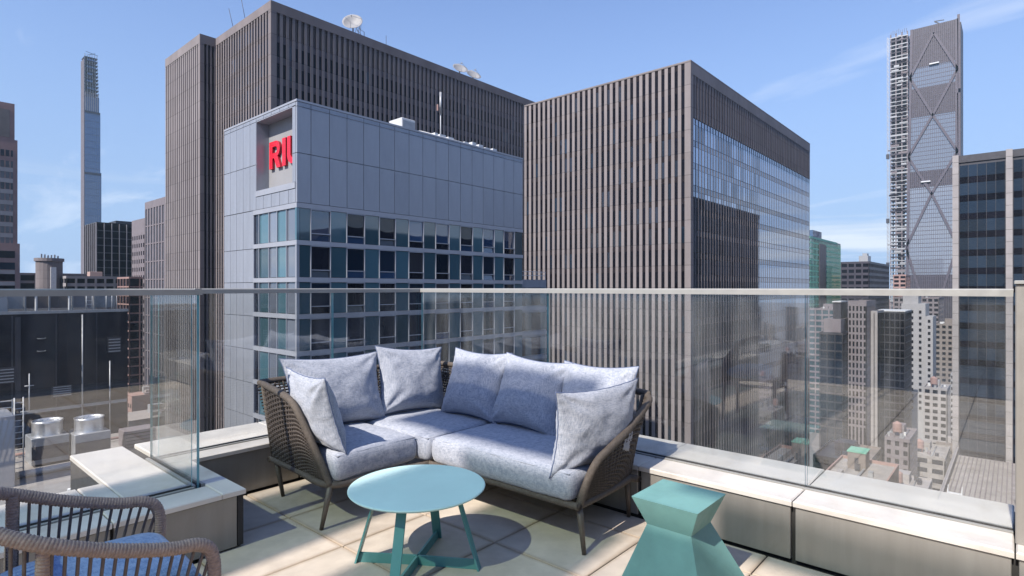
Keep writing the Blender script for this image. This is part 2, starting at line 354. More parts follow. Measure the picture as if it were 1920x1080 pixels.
# ---------------------------------------------------------------- helpers
WL = {}                                            # world location of every object made here
class MB:
    def __init__(s):
        s.v = []; s.f = []; s.m = []; s.sm = []
    def add(s, vs, fs, mi=0, smooth=False):
        b = len(s.v)
        s.v += [tuple(v) for v in vs]
        for f in fs:
            s.f.append([b + i for i in f]); s.m.append(mi); s.sm.append(smooth)
        return s
    def box(s, x0, x1, y0, y1, z0, z1, mi=0, top=None):
        x0, x1 = sorted((x0, x1)); y0, y1 = sorted((y0, y1)); z0, z1 = sorted((z0, z1))
        vs = [(x0,y0,z0),(x1,y0,z0),(x1,y1,z0),(x0,y1,z0),(x0,y0,z1),(x1,y0,z1),(x1,y1,z1),(x0,y1,z1)]
        fs = [(3,2,1,0),(4,5,6,7),(0,1,5,4),(1,2,6,5),(2,3,7,6),(3,0,4,7)]
        return s.add(vs, fs, mi)
    def bevbox(s, x0, x1, y0, y1, z0, z1, c=0.004, mi=0):
        """box with its top and vertical edges chamfered"""
        def ring(i, z):
            return [(x0+i+c,y0+i,z),(x1-i-c,y0+i,z),(x1-i,y0+i+c,z),(x1-i,y1-i-c,z),(x1-i-c,y1-i,z),(x0+i+c,y1-i,z),(x0+i,y1-i-c,z),(x0+i,y0+i+c,z)]
        vs = ring(0, z0) + ring(0, z1 - c) + ring(c, z1)
        fs = [tuple(range(7, -1, -1)), tuple(range(16, 24))]
        for k in (0, 8):
            for i in range(8):
                j = (i + 1) % 8
                fs.append((k+i, k+j, k+8+j, k+8+i))
        return s.add(vs, fs, mi)
    def hexa(s, p, mi=0):
        """eight corners: bottom ring then top ring"""
        return s.add(p, [(3,2,1,0),(4,5,6,7),(0,1,5,4),(1,2,6,5),(2,3,7,6),(3,0,4,7)], mi)
    def bar(s, a, b, w, h, up=(0,0,1), mi=0):
        a = Vector(a); b = Vector(b); d = (b - a).normalized(); u = Vector(up)
        if abs(d.dot(u)) > 0.98: u = Vector((1, 0, 0))
        x = d.cross(u).normalized(); y = x.cross(d).normalized()
        x *= w / 2; y *= h / 2
        return s.hexa([a-x-y, a+x-y, a+x+y, a-x+y, b-x-y, b+x-y, b+x+y, b-x+y], mi)
    def tube(s, pts, r, n=10, closed=False, mi=0, caps=True):
        pts = [Vector(p) for p in pts]
        rr = r if isinstance(r, (list, tuple)) else [r] * len(pts)
        m = len(pts); vs = []; prev = None
        for i, p in enumerate(pts):
            if closed: t = pts[(i+1) % m] - pts[i-1]
            else: t = pts[min(i+1, m-1)] - pts[max(i-1, 0)]
            t.normalize()
            if prev is None:
                a = Vector((0,0,1)) if abs(t.z) < 0.9 else Vector((1,0,0))
                x = t.cross(a).normalized()
            else:
                x = (prev - t * prev.dot(t)).normalized()
            prev = x; y = t.cross(x)
            for k in range(n):
                an = 2*math.pi*k/n
                vs.append(p + (x*math.cos(an) + y*math.sin(an)) * rr[i])
        fs = []
        for i in range(m if closed else m-1):
            j = (i+1) % m
            for k in range(n):
                l = (k+1) % n
                fs.append((i*n+k, i*n+l, j*n+l, j*n+k))
        s.add(vs, fs, mi, True)
        if caps and not closed:
            b = len(s.v) - len(vs)
            s.f.append([b+k for k in range(n-1, -1, -1)]); s.m.append(mi); s.sm.append(False)
            s.f.append([b+(m-1)*n+k for k in range(n)]); s.m.append(mi); s.sm.append(False)
        return s
    def lathe(s, prof, n=48, c=(0,0,0), mi=0, smooth=True):
        vs = []; m = len(prof)
        for r, z in prof:
            for k in range(n):
                a = 2*math.pi*k/n
                vs.append((c[0]+r*math.cos(a), c[1]+r*math.sin(a), c[2]+z))
        fs = [(i*n+k, i*n+(k+1)%n, (i+1)*n+(k+1)%n, (i+1)*n+k) for i in range(m-1) for k in range(n)]
        return s.add(vs, fs, mi, smooth)
    def mesh(s, name, org, mats):
        me = bpy.data.meshes.new(name)
        o = Vector(org)
        me.from_pydata([tuple(Vector(v) - o) for v in s.v], [], s.f)
        for q in (mats if isinstance(mats, (list, tuple)) else [mats]):
            me.materials.append(M[q])
        me.polygons.foreach_set('material_index', s.m)
        me.polygons.foreach_set('use_smooth', s.sm)
        me.update()
        return me
    def build(s, name, mats, parent=None, org=None, kind=None):
        if org is None: org = WL[parent] if parent is not None else (0, 0, 0)
        return place(name, s.mesh(name, org, mats), parent, org, kind)

def place(name, me, parent=None, at=(0,0,0), kind=None):
    o = bpy.data.objects.new(name, me)
    COL.objects.link(o)
    at = Vector(at)
    if parent is not None:
        o.parent = parent; o.location = at - WL[parent]
    else:
        o.location = at
    WL[o] = at
    if kind: o['kind'] = kind
    return o
def thing(name, label, cat, at=(0,0,0), group=None):
    o = place(name, None, None, at)
    o.empty_display_size = 0.2
    return tag(o, label, cat, group)
def tag(o, label, cat, group=None):
    o['label'] = label; o['category'] = cat
    if group: o['group'] = group
    return o

def crv(pts, n=8, closed=False):
    """Catmull-Rom through the points"""
    P = [Vector(p) for p in pts]; out = []; m = len(P)
    for i in range(m if closed else m-1):
        if closed: a, b, c, d = P[i-1], P[i], P[(i+1)%m], P[(i+2)%m]
        else: a, b, c, d = P[max(i-1,0)], P[i], P[i+1], P[min(i+2,m-1)]
        for k in range(n):
            t = k/n
            out.append(0.5*((2*b)+(c-a)*t+(2*a-5*b+4*c-d)*t*t+(3*b-a-3*c+d)*t**3))
    if not closed: out.append(P[-1])
    return out
def resample(pts, step):
    P = [Vector(p) for p in pts]; L = [0]
    for a, b in zip(P, P[1:]): L.append(L[-1] + (b-a).length)
    n = max(2, int(L[-1]/step)); out = []; j = 0
    for i in range(n+1):
        d = L[-1]*i/n
        while j < len(P)-2 and L[j+1] < d: j += 1
        out.append(P[j].lerp(P[j+1], (d-L[j])/max(1e-9, L[j+1]-L[j])))
    return out

# facade frame: face 'x' looks towards -X (plane x = p, runs along Y); face 'y' looks towards -Y
def fbox(mb, face, p, a0, a1, z0, z1, o0, o1, mi=0):
    if face == 'x': mb.box(p-o1, p-o0, a0, a1, z0, z1, mi)
    else: mb.box(a0, a1, p-o1, p-o0, z0, z1, mi)
def fpt(face, p, a, z, out=0.0):
    return Vector((p-out, a, z)) if face == 'x' else Vector((a, p-out, z))

def row_of(name, root, face, p, positions, w, z0, z1, o0, o1, mname, kind=None):
    """alike upright pieces that share one mesh, each an object of its own"""
    mb = MB(); fbox(mb, face, 0, -w/2, w/2, 0, z1-z0, o0, o1)
    me = mb.mesh(name, (0,0,0), mname)
    for a in positions:
        place(name, me, root, fpt(face, p, a, z0))
def bands(name, root, face, p, a0, a1, zs, h, o0, o1, mname):
    mb = MB(); fbox(mb, face, 0, a0, a1, 0, h, o0, o1)
    me = mb.mesh(name, (0,0,0), mname)
    for z in zs:
        place(name, me, root, fpt(face, p, 0, z))
def panes(name, root, specs, o, mats, weights, cap, tilt=0.25):
    """specs: (face, plane, a0, a1, z0, z1); the first ones up to cap become objects, the rest one part"""
    cache = {}
    rest = {}
    for i, (face, p, a0, a1, z0, z1) in enumerate(specs):
        mt = random.choices(mats, weights)[0]
        if i < cap:
            key = (face, round(a1-a0, 2), round(z1-z0, 2), mt)
            if key not in cache:
                mb = MB(); fbox(mb, face, 0, -(a1-a0)/2, (a1-a0)/2, -(z1-z0)/2, (z1-z0)/2, o-0.05, o)
                cache[key] = mb.mesh(name, (0,0,0), mt)
            ob = place(name, cache[key], root, fpt(face, p, (a0+a1)/2, (z0+z1)/2))
            t = R(tilt)
            ob.rotation_euler = (0, random.uniform(-t, t), random.uniform(-t, t)) if face == 'x' else (random.uniform(-t, t), 0, random.uniform(-t, t))
        else:
            rest.setdefault(mt, MB())
            fbox(rest[mt], face, p, a0, a1, z0, z1, o-0.05, o)
    if rest:
        mb = MB(); names = list(rest)
        for k, q in enumerate(names): mb.add(rest[q].v, rest[q].f, k)
        mb.build(name + '_glazing', names, root, kind='stuff')
GROUND = -95.0
# ================================================================ TERRACE
XI, YI = 3.26, 4.08                # inner faces of the right-hand and back parapets
YL, XS = 3.26, 1.42                # the parapet steps in at the left
GX, GY = 3.52, 4.26                # glass lines
GXS, GYL = 1.27, 3.49
CAP = 0.326
CW = 0.69

# floor of open-jointed pavers on a dark bed
bed = MB()
bed.box(-6.0, XI, -3.2, YI, -0.30, -0.045)
floor = bed.build('terrace_floor', 'paver_bed', kind='structure')
pm = {}
xs = [1.79 + 0.6*k for k in range(-13, 4)]
ys = [3.45 - 0.61*k for k in range(-2, 12)]
g = 0.0035
for xa in xs:
    for yb in ys:
        x0, x1 = max(xa, -5.99) + g, min(xa + 0.6, XI - 0.012) - g
        y1, y0 = min(yb, YI - 0.012) - g, yb - 0.61 + g
        if x0 < XS - 0.02 and y1 > YL - 0.012:
            if x1 <= XS + 0.012: y1 = min(y1, YL - 0.012 - g)
            else:
                if y0 >= YL - 0.02: x0 = max(x0, XS + 0.012)
                elif x0 < XS: pass
        if x1 - x0 < 0.04 or y1 - y0 < 0.04: continue
        key = (round(x1-x0, 3), round(y1-y0, 3))
        if key not in pm:
            pm[key] = MB().bevbox(-key[0]/2, key[0]/2, -key[1]/2, key[1]/2, -0.042, 0, 0.004).mesh('paver', (0,0,0), 'paver')
        o = place('paver', pm[key], floor, ((x0+x1)/2, (y0+y1)/2, random.uniform(-0.0015, 0.0)))
        o.rotation_euler = (random.uniform(-0.0012, 0.0012), random.uniform(-0.0012, 0.0012), 0)

# parapet: one low wall clad in metal panels, pale coping on top
par = thing('parapet_wall', 'low parapet wall clad in beige metal panels with a pale coping, around the terrace floor', 'wall', (XI, YI, 0))
core = MB()
core.box(XI+0.03, XI+CW-0.02, -3.2, YI+CW-0.02, -2.2, CAP-0.03)
core.box(XS-0.03-0.46, XI+0.03, YI+0.03, YI+CW-0.02, -2.2, CAP-0.03)
core.box(XS-0.49, XS-0.03, YL+0.03, YI+0.03, -2.2, CAP-0.03)
core.box(-6.0, XS-0.49, YL+0.03, YL+CW-0.02, -2.2, CAP-0.03)
core.build('wall_core', 'joint', par)
def clad(x0, x1, y0, y1, z0=0.012, z1=CAP-0.034):
    MB().bevbox(x0, x1, y0, y1, z0, z1, 0.003).build('cladding_panel', 'cladding', par, org=((x0+x1)/2, (y0+y1)/2, z0))
YJ = [-3.2, -1.83, -0.92, 0.0, 0.885, 1.79, 2.69, 3.59, YI+0.03]
for a, b in zip(YJ, YJ[1:]):
    clad(XI, XI+0.028, a+0.012, b-0.012)
XJ = [XS, 2.2, 3.1, XI-0.002]
for a, b in zip(XJ, XJ[1:]):
    clad(a+0.006 if a > XS else a-0.028, b-0.006, YI, YI+0.028)
clad(XS-0.028, XS, YL+0.03, YI-0.002)
XL = [-6.0, -4.6, -3.7, -2.8, -1.9, -1.0, -0.1, 0.8, XS+0.000]
for a, b in zip(XL, XL[1:]):
    clad(a+0.008, b-(0.008 if b < XS else 0.032), YL, YL+0.028)
MB().box(XS-0.029, XS+0.002, YL-0.001, YL+0.028, 0.012, CAP-0.034).build('corner_trim', 'joint', par)
def cope(poly, z0=CAP-0.03, z1=CAP, glass_side=None):
    """coping slab from a plan outline, counter-clockwise"""
    n = len(poly); c = 0.006
    mb = MB()
    P = [Vector((x, y, 0)) for x, y in poly]
    cen = sum(P, Vector()) / n
    top = []
    for i in range(n):
        e1 = (P[i]-P[i-1]).normalized(); e2 = (P[(i+1)%n]-P[i]).normalized()
        inn = (Vector((-e1.y, e1.x, 0)) + Vector((-e2.y, e2.x, 0)))
        top.append(P[i] + inn * c)
    vs = [(p.x, p.y, z0) for p in P] + [(p.x, p.y, z1-c) for p in P] + [(p.x, p.y, z1) for p in top]
    fs = [tuple(range(n-1, -1, -1)), tuple(range(2*n, 3*n))]
    for k in (0, n):
        for i in range(n):
            j = (i+1) % n; fs.append((k+i, k+j, k+n+j, k+n+i))
    mb.add(vs, fs)
    return mb.build('coping', 'coping', par, org=(cen.x, cen.y, z0))
# inner copings run from the wall face to the glass channel, outer copings beyond the channel
ov = 0.012
ch = 0.035
for a, b in zip(YJ, YJ[1:]):
    if a < 3.5:
        cope([(XI-ov, a+0.003), (GX-ch, a+0.003), (GX-ch, min(b, 3.59)-0.003), (XI-ov, min(b, 3.59)-0.003)])
        cope([(GX+ch, a+0.003), (XI+CW, a+0.003), (XI+CW, min(b, 3.59)-0.003), (GX+ch, min(b, 3.59)-0.003)])
cope([(XI-ov, 3.593), (GX-ch, 3.593), (GX-ch, GY-ch), (XI-ov, YI-ov)])
cope([(GX+ch, 3.593), (XI+CW, 3.593), (XI+CW, YI+CW), (GX+ch, GY+ch)])
cope([(2.203, YI-ov), (XI-ov-0.004, YI-ov), (GX-ch-0.004, GY-ch), (2.203, GY-ch)])
cope([(2.203, GY+ch), (GX+ch-0.004, GY+ch), (XI+CW-0.004, YI+CW), (2.203, YI+CW)])
cope([(XS-0.02, YI-ov), (2.197, YI-ov), (2.197, GY-ch), (GXS+ch, GY-ch), (GXS+ch, YI-ov)])
cope([(GXS+ch, GY+ch), (2.197, GY+ch), (2.197, YI+CW), (GXS+ch, YI+CW)])
cope([(GXS+ch, YL-ov), (XS+ov, YL-ov), (XS+ov, YI-ov-0.003), (GXS+ch, YI-ov-0.003)])
cope([(XS-0.49, GYL+ch), (GXS-ch, GYL+ch), (GXS-ch, YI+CW), (XS-0.49, YI+CW)])
cope([(0.803, YL-ov), (GXS+ch-0.004, YL-ov), (GXS+ch-0.004, GYL-ch), (0.803, GYL-ch)])
for a, b in zip(XL[:-1], XL[1:-1]):
    cope([(a+0.003, YL-ov), (b-0.003, YL-ov), (b-0.003, GYL-ch), (a+0.003, GYL-ch)])
    cope([(a+0.003, GYL+ch), (b-0.003, GYL+ch), (b-0.003, YL+CW), (a+0.003, YL+CW)])
cope([(0.803, GYL+ch), (XS-0.494, GYL+ch), (XS-0.494, YL+CW), (0.803, YL+CW)])

# glass railings: channel at the foot, panels, handrail
RT = 1.4465
def railing(name, label, axis, p, a0, a1, joints, lower=0.0):
    at = (p, (a0+a1)/2, CAP) if axis == 'x' else ((a0+a1)/2, p, CAP)
    r = thing(name, label, 'railing', at)
    mb = MB()
    for o0, o1, h in ((-0.033, -0.014, 0.006), (0.014, 0.033, 0.006)):
        fbox(mb, axis, p, a0, a1, CAP-0.05, CAP+h, o0, o1)
    fbox(mb, axis, p, a0, a1, CAP-0.05, CAP-0.03, -0.014, 0.014)
    mb.build('channel', 'rail_metal', r)
    gk = MB()
    for s in (-1, 1):
        fbox(gk, axis, p, a0, a1, CAP-0.03, CAP+0.008, s*0.0085, s*0.0135)
    gk.build('gasket', 'joint', r)
    js = [a0] + joints + [a1]
    for a, b in zip(js, js[1:]):
        a += 0.005; b -= 0.005
        mb = MB()
        o = 0.007
        if axis == 'x': P = [(p-o,a),(p+o,a),(p+o,b),(p-o,b)]
        else: P = [(a,p-o),(b,p-o),(b,p+o),(a,p+o)]
        vs = [(x,y,CAP-0.028) for x,y in P] + [(x,y,RT-0.028) for x,y in P]
        fl = [(0,1,5,4),(1,2,6,5),(2,3,7,6),(3,0,4,7)]
        big = (1, 3) if axis == 'x' else (0, 2)
        mb.add(vs, [fl[i] for i in big], 0)
        mb.add(vs, [fl[i] for i in range(4) if i not in big] + [(3,2,1,0),(4,5,6,7)], 1)
        mb.build('glass_panel', ['rail_glass', 'glass_edge'], r)
    mb = MB()
    w, h = 0.022, 0.036
    def prof(a):
        q = [(-w, RT-h), (w, RT-h), (w, RT-0.006), (w-0.006, RT), (-w+0.006, RT), (-w, RT-0.006)]
        return [fpt(axis, p, a, z, u) for u, z in q]
    A, B = prof(a0), prof(a1)
    mb.add(A + B, [tuple(range(5, -1, -1)), tuple(range(6, 12))] + [(i, (i+1)%6, 6+(i+1)%6, 6+i) for i in range(6)])
    mb.build('handrail', 'rail_metal', r)
    return r
railing('glass_railing', 'long frameless glass railing with slim metal handrail behind the teal stool', 'x', GX, 0.006, GY-0.03, [0.885, 2.72])
railing('glass_railing', 'frameless glass railing behind the back cushions on the hotel side of the terrace corner', 'y', GY, GXS+0.03, GX+0.03, [2.59])
railing('glass_railing', 'short return of glass railing with a greenish edge above the step in the parapet', 'x', GXS, GYL, GY+0.03, [])
railing('glass_railing', 'glass railing behind the woven armchair, ending at the thick greenish glass edge', 'y', GYL, -6.0, GXS-0.03, [-4.4, -2.6, -0.85])
post = thing('metal_post', 'tall square metal end post at the near end of the right glass railing', 'post', (3.5, -0.15, 0))
MB().bevbox(3.352, 3.66, -0.30, 0.0, CAP+0.001, 1.468, 0.004).build('post_shaft', 'cladding', post)
MB().bevbox(3.34, 3.672, -0.312, 0.004, 1.4685, 1.483, 0.003).build('post_cap', 'rail_metal', post)

# the hotel's own penthouse behind the viewer: seen mirrored in the glass
pent = thing('penthouse_wall', 'rendered penthouse wall with dark glazed doors behind the terrace furniture', 'wall', (-6.2, 0, 0))
mb = MB()
mb.box(-9.0, -6.3, -9, 3.2, -0.3, 3.1)
mb.box(-6.3, 9, -9, -3.25, -0.3, 3.1)
mb.build('wall', 'render_wall', pent)
MB().box(-9.1, -6.0, -9, 3.3, 3.1, 3.35).box(-6.0, 9, -9, -3.0, 3.1, 3.35).build('roof_edge', 'dark_metal', pent)
for k in range(6):
    y = -2.9 + k*1.0
    MB().box(-6.3, -6.26, y+0.04, y+0.96, 0.05, 2.5).build('door_pane', 'room_window', pent)
    MB().box(-6.3, -6.22, y-0.04, y+0.04, 0, 2.55).build('door_frame', 'door_frame', pent)
for k in range(9):
    x = -5.6 + k*1.5
    MB().box(x+0.05, x+1.45, -3.25, -3.21, 0.05, 2.5).build('door_pane', 'room_window', pent)
    MB().box(x-0.05, x+0.05, -3.25, -3.17, 0, 2.55).build('door_frame', 'door_frame', pent)

# added screen, out of view: panes and bars shaped to shade floor and sofa
scr = thing('unseen_shade_screen', 'added out-of-view screen of tinted panes and bars that shades the floor and sofa', 'screen', (-6.6, 1.8, 3.35))
SX = -6.6
def sy(y, x): return y + (x - SX) * SUN_DIR.y / -SUN_DIR.x      # where the ray that lights (x, y) crosses the screen
tn = math.tan(SUN_EL)
for a, b, h in ((1.70, 2.60, 9.72), (3.06, 3.92, 9.02)):
    MB().box(SX-0.006, SX+0.006, sy(a, 2.3), sy(b, 2.3), 5.0, h).build('shade_pane', 'tint_glass', scr)
for a, b, lo, hi in ((0.92, 1.50, 8.9, 9.60), (-0.62, 1.28, 9.90, 10.27)):
    MB().box(SX-0.006, SX+0.006, sy(a, 2.9), sy(b, 2.9), lo, hi).build('shade_pane', 'tint_glass', scr)
zb = lambda x, z: z + tn*(x - SX)
b0, b1 = sy(1.98, 2.9), sy(3.52, 2.9)
MB().box(SX-0.05, SX-0.02, b0, b1, zb(2.70, .46), zb(3.16, .725)).build('shade_bar', 'dark_metal', scr)
MB().box(SX-0.05, SX-0.02, b0, b1, zb(3.17, .765), zb(3.21, .83)).build('shade_bar', 'dark_metal', scr)
for y, h in ((1.68, 11.2), (2.62, 9.8), (3.04, 11.2), (3.94, 9.1), (1.56, 10.4), (-0.66, 10.4)):
    q = sy(y, 2.3)
    MB().box(SX-0.075, SX-0.055, q-0.012, q+0.012, 3.35, h).build('post', 'dark_metal', scr)
# ================================================================ CITY
# ground, streets
gm = MB(); gm.box(-4000, 4000, -4000, 4000, GROUND-2, GROUND)
gm.build('city_ground', 'pavement', kind='structure')
for k, (x0, x1, y0, y1) in enumerate(((205, 223, -400, 900), (-60, 1600, 10.5, 25), (60, 76, -300, 900), (-60, 1600, 182, 200))):
    lift = 0.004*(k+1)
    MB().box(x0, x1, y0, y1, GROUND+lift-0.003, GROUND+lift).build('street', 'asphalt', kind='structure')

def roof_slab(root, x0, x1, y0, y1, z, h=1.0, m='roof_gravel', rim=None, rimw=0.4):
    MB().box(x0+rimw, x1-rimw, y0+rimw, y1-rimw, z-0.3, z-0.05).build('roof', m, root)
    if rim:
        MB().box(x0, x1, y0, y0+rimw, z-0.3, z+h).box(x0, x1, y1-rimw, y1, z-0.3, z+h).box(x0, x0+rimw, y0+rimw, y1-rimw, z-0.3, z+h).box(x1-rimw, x1, y0+rimw, y1-rimw, z-0.3, z+h).build('roof_parapet', rim, root)

# ---------------- stone tower behind the hotel
t1 = thing('office_tower', 'tall brownish stone office tower with narrow vertical piers and white dishes on its roof', 'office tower', (90, 125, GROUND))
TZ = 55.25
X1, Y1, Y2, X0, Y3 = 50.67, 104.45, 129.5, 47.45, 150.3
b = MB()
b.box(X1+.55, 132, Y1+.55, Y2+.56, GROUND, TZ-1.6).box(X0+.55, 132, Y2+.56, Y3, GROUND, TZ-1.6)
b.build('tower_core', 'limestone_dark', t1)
r_ = MB().box(X1+.55, 132, Y1+.55, Y2+.56, TZ-1.6, TZ-.6).box(X0+.55, 132, Y2+.56, Y3, TZ-1.6, TZ-.6)
r_.build('roof', 'roof_gravel', t1)
def cornice(root, face, p, a0, a1, z0, z1, m='limestone', o=0.05): 
    mb = MB(); fbox(mb, face, p, a0, a1, z0, z1, -0.55, o); return mb.build('cornice', m, root)
ZB = -40.0
def pier_face(root, face, p, a0, a1, n, pw, ztop, cor, slots, floor_h, stone, tone, win_mats, win_w, skip_first=0.8, endw=1.1, rec=0.25, zb=ZB, cap=150, sill=1.25, fins=True, tilt=.25):
    """piers, corner pier, louvred top storey, spandrels and windows between the piers"""
    pitch = (a1-a0-endw)/n
    pos = [a0+endw+pitch*(i+1)-pw/2 for i in range(n)]
    row_of('pier', root, face, p, pos, pw, GROUND, ztop-cor-0.01, -.549, 0.0, stone)
    mb = MB(); fbox(mb, face, p, a0+.0, a0+endw-(pitch-pw)*0, GROUND, ztop-cor-0.01, -.549, 0.03); mb.build('corner_pier', stone, root)
    cornice(root, face, p, a0, a1, ztop-cor, ztop, stone)
    zt = ztop-cor-slots
    zs = []
    z = zt
    while z > zb:
        zs.append(z); z -= floor_h
    bands('spandrel', root, face, p, a0+endw, a1-.02, [q-sill for q in zs], sill, -.545, -rec*.8, tone)
    spec = []
    for q in zs:
        for i in range(n):
            s0 = a0+endw+pitch*i
            spec.append((face, p, s0+.02, s0+pitch-pw-.02, q-floor_h+.03, q-sill-.03))
    panes('window', root, spec, -rec, win_mats, win_w, cap, tilt)
    if fins and slots > 0:
        f = MB()
        for i in range(n):
            s0 = a0+endw+pitch*i+(pitch-pw)/2
            fbox(f, face, p, s0-.04, s0+.04, zt+.1, ztop-cor-.02, -.4, -.2)
        f.build('louvre_fins', 'limestone_warm', root, kind='stuff')
WM = ['dark_window', 'blind_window', 'mirror_window']
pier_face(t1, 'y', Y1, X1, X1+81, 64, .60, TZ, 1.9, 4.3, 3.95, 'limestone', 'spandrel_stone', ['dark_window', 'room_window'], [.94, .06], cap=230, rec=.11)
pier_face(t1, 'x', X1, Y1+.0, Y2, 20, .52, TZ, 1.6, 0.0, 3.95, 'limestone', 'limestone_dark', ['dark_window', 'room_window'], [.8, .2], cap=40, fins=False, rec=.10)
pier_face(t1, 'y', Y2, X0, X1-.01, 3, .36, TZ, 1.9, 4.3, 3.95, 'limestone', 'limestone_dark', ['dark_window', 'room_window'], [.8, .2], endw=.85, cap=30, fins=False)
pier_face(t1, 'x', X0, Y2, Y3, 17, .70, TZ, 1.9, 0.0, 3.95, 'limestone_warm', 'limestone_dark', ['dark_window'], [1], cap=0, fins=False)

# dishes, aerials and rails on the tower roof: each a thing of its own
def dish(label, at, rad, aim, base_z, group='satellite dishes on the stone tower roof', frame=False):
    r = thing('satellite_dish', label, 'satellite dish', (at[0], at[1], base_z), group)
    A = Vector(aim).normalized(); q = A.to_track_quat('Z', 'Y').to_matrix()
    c = Vector(at); n = 32
    mb = MB(); rings = [(0.001, 0)] + [(rad*k/6, 0.32*rad*(k/6)**2) for k in range(1, 7)]
    rings = rings + [(rad, .32*rad-.05)] + [(rad*k/6, 0.32*rad*(k/6)**2-.06) for k in range(5, 0, -1)] + [(0.001, -.06)]
    mb.lathe(rings, n)
    mb.v = [tuple(c + q @ Vector(v)) for v in mb.v]
    mb.build('bowl', 'dish_paint', r)
    f = MB(); tip = c + A*rad*1.0
    for k in range(3):
        a = 2*math.pi*k/3+.4
        f.tube([c + q @ Vector((rad*.95*math.cos(a), rad*.95*math.sin(a), .3*rad)), tip], .04, 5)
    f.tube([tip - A*.25, tip + A*.1], .14, 8)
    f.build('feed_arm', 'grey_metal', r)
    MB().tube([(at[0], at[1], base_z), tuple(c - A*.1)], .16, 8).build('mast', 'grey_metal', r)
    if frame:
        s = MB()
        bx = Vector((at[0]+rad*1.45, at[1]+.4, base_z))
        for k in range(5):
            t = k/4
            s.bar(bx - Vector((rad*1.3*t, 0, 0)), c + q @ Vector((rad*.8*math.cos(t*2-1), rad*.8*math.sin(t*2-1), -.1)), .07, .07)
        s.bar(bx, bx+Vector((0,0,rad*1.5)), .12, .12)
        s.bar(bx+Vector((0,0,rad*1.5)), c, .07, .07); s.bar(bx+Vector((-.2,0,rad*.9)), c, .07, .07)
        s.build('back_frame', 'grey_metal', r)
    return r
dish('large white satellite dish with a lattice back frame on the stone tower roof', (70.3, 107.5, 58.5), 2.15, (-.62, -.62, .45), 54.65, frame=True)
dish('tilted white satellite dish, upper of the small pair on the stone tower roof', (101.5, 107, 57.3), 2.0, (-.25, -.62, .62), 54.65)
dish('tilted white satellite dish, lower of the small pair on the stone tower roof', (106.3, 107, 57.0), 2.0, (-.2, -.62, .62), 54.65)
for lab, x, y, lean, h in (('thin slanted aerial on the stone tower roof, shorter of the two over its left side', 51.2, 121.5, -1.6, 5.0), ('thin slanted aerial on the stone tower roof, nearer its tall corner', 51.2, 116.0, -1.5, 5.6), ('small upright aerial on the stone tower roof to the right of the large dish', 77.3, 105.2, 0, 3.4)):
    o = MB().tube([(x, y, TZ-1), (x+lean*.55, y-lean*.4, TZ-1+h)], .05, 6).build('aerial', 'dark_metal', org=(x, y, TZ-1))
    tag(o, lab, 'aerial', 'aerials on the stone tower roof')

# ---------------- right-hand stone tower
t3 = thing('office_tower', 'wide stone office block with dark vertical window strips and a mirrored right flank', 'office tower', (134, 61, GROUND))
ZC = 41.3
X3, Y3c = 95.7, 42.57
MB().box(X3+.55, 173, Y3c+.55, 80.4, GROUND, ZC-1.5).build('tower_core', 'limestone_dark', t3)
MB().box(X3+.55, 173, Y3c+.55, 80.4, ZC-1.5, ZC-.5).build('roof', 'roof_gravel', t3)
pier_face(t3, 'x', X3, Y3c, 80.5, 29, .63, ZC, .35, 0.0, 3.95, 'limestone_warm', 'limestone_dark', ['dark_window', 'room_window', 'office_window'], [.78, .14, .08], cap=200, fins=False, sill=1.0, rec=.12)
pitch = (173-X3-1.1)/58
# right flank: solid top band, louvres, then near-flush glazing
MB().box(X3+.002, 173, Y3c-.04, Y3c+.55, ZC-2.3, ZC+.002).build('cornice', 'limestone_warm', t3)
MB().box(X3, X3+1.1, Y3c-.03, Y3c+.55, GROUND, ZC-2.31).build('corner_pier', 'limestone_warm', t3)
row_of('pier', t3, 'y', Y3c, [X3+1.1+pitch*(i+1)-.41 for i in range(58)], .80, ZC-9.8, ZC-2.31, -.549, 0, 'limestone')
row_of('pier', t3, 'y', Y3c, [X3+1.1+pitch*(i+1)-.14 for i in range(58)], .26, GROUND, ZC-9.81, -.549, -.07, 'limestone')
sp = []
zz = ZC-9.8
zlist = []
while zz > -42:
    zlist.append(zz)
    for i in range(58):
        a = X3+1.1+pitch*i
        sp.append(('y', Y3c, a+.0, a+pitch-.28, zz-3.92, zz-1.12))
    zz -= 3.95
sp.sort(key=lambda q: (q[4] < -12, q[2]))
panes('window', t3, sp, -.1, ['mirror_window'], [1], 290, .02)
bands('spandrel', t3, 'y', Y3c, X3+1.1, 173, [q-1.05 for q in zlist], 1.0, -.545, -.12, 'limestone_mirror' if 'limestone_mirror' in M else 'mirror_window')

# ---------------- grey panelled hotel with the red sign
h = thing('hotel_building', 'grey panel-clad hotel building with teal windows and a recessed red sign', 'hotel', (40, 55, GROUND))
HX, HY, HX1, HY1, HZ = 25.16, 47.1, 55.68, 62.2, 17.98
RY0, RY1, RZ0, RZ1, RD = 47.88, 54.9, 10.75, 17.42, 1.25   # sign recess
k_ = 0.25
c = MB()
c.box(HX+RD+.3, HX1, HY+k_, HY1, GROUND, HZ-1.0)
c.box(HX+k_, HX+RD+.3, HY+k_, RY0, GROUND, HZ-.2)
c.box(HX+k_, HX+RD+.3, RY1, HY1, GROUND, HZ-.2)
c.box(HX+k_, HX+RD+.3, RY0, RY1, GROUND, RZ0-.05)
c.box(HX+k_, HX+RD+.3, RY0, RY1, RZ1+.05, HZ-.2)
c.build('building_core', 'panel_gap', h)
MB().box(HX+RD+.01, HX+RD+.31, RY0, RY1, RZ0-.05, RZ1+.05).build('recess_back', 'recess_wall', h)
MB().box(HX+.02, HX+RD, RY1-.04, RY1+.02, RZ0, RZ1).build('recess_side', 'alu_panel', h)
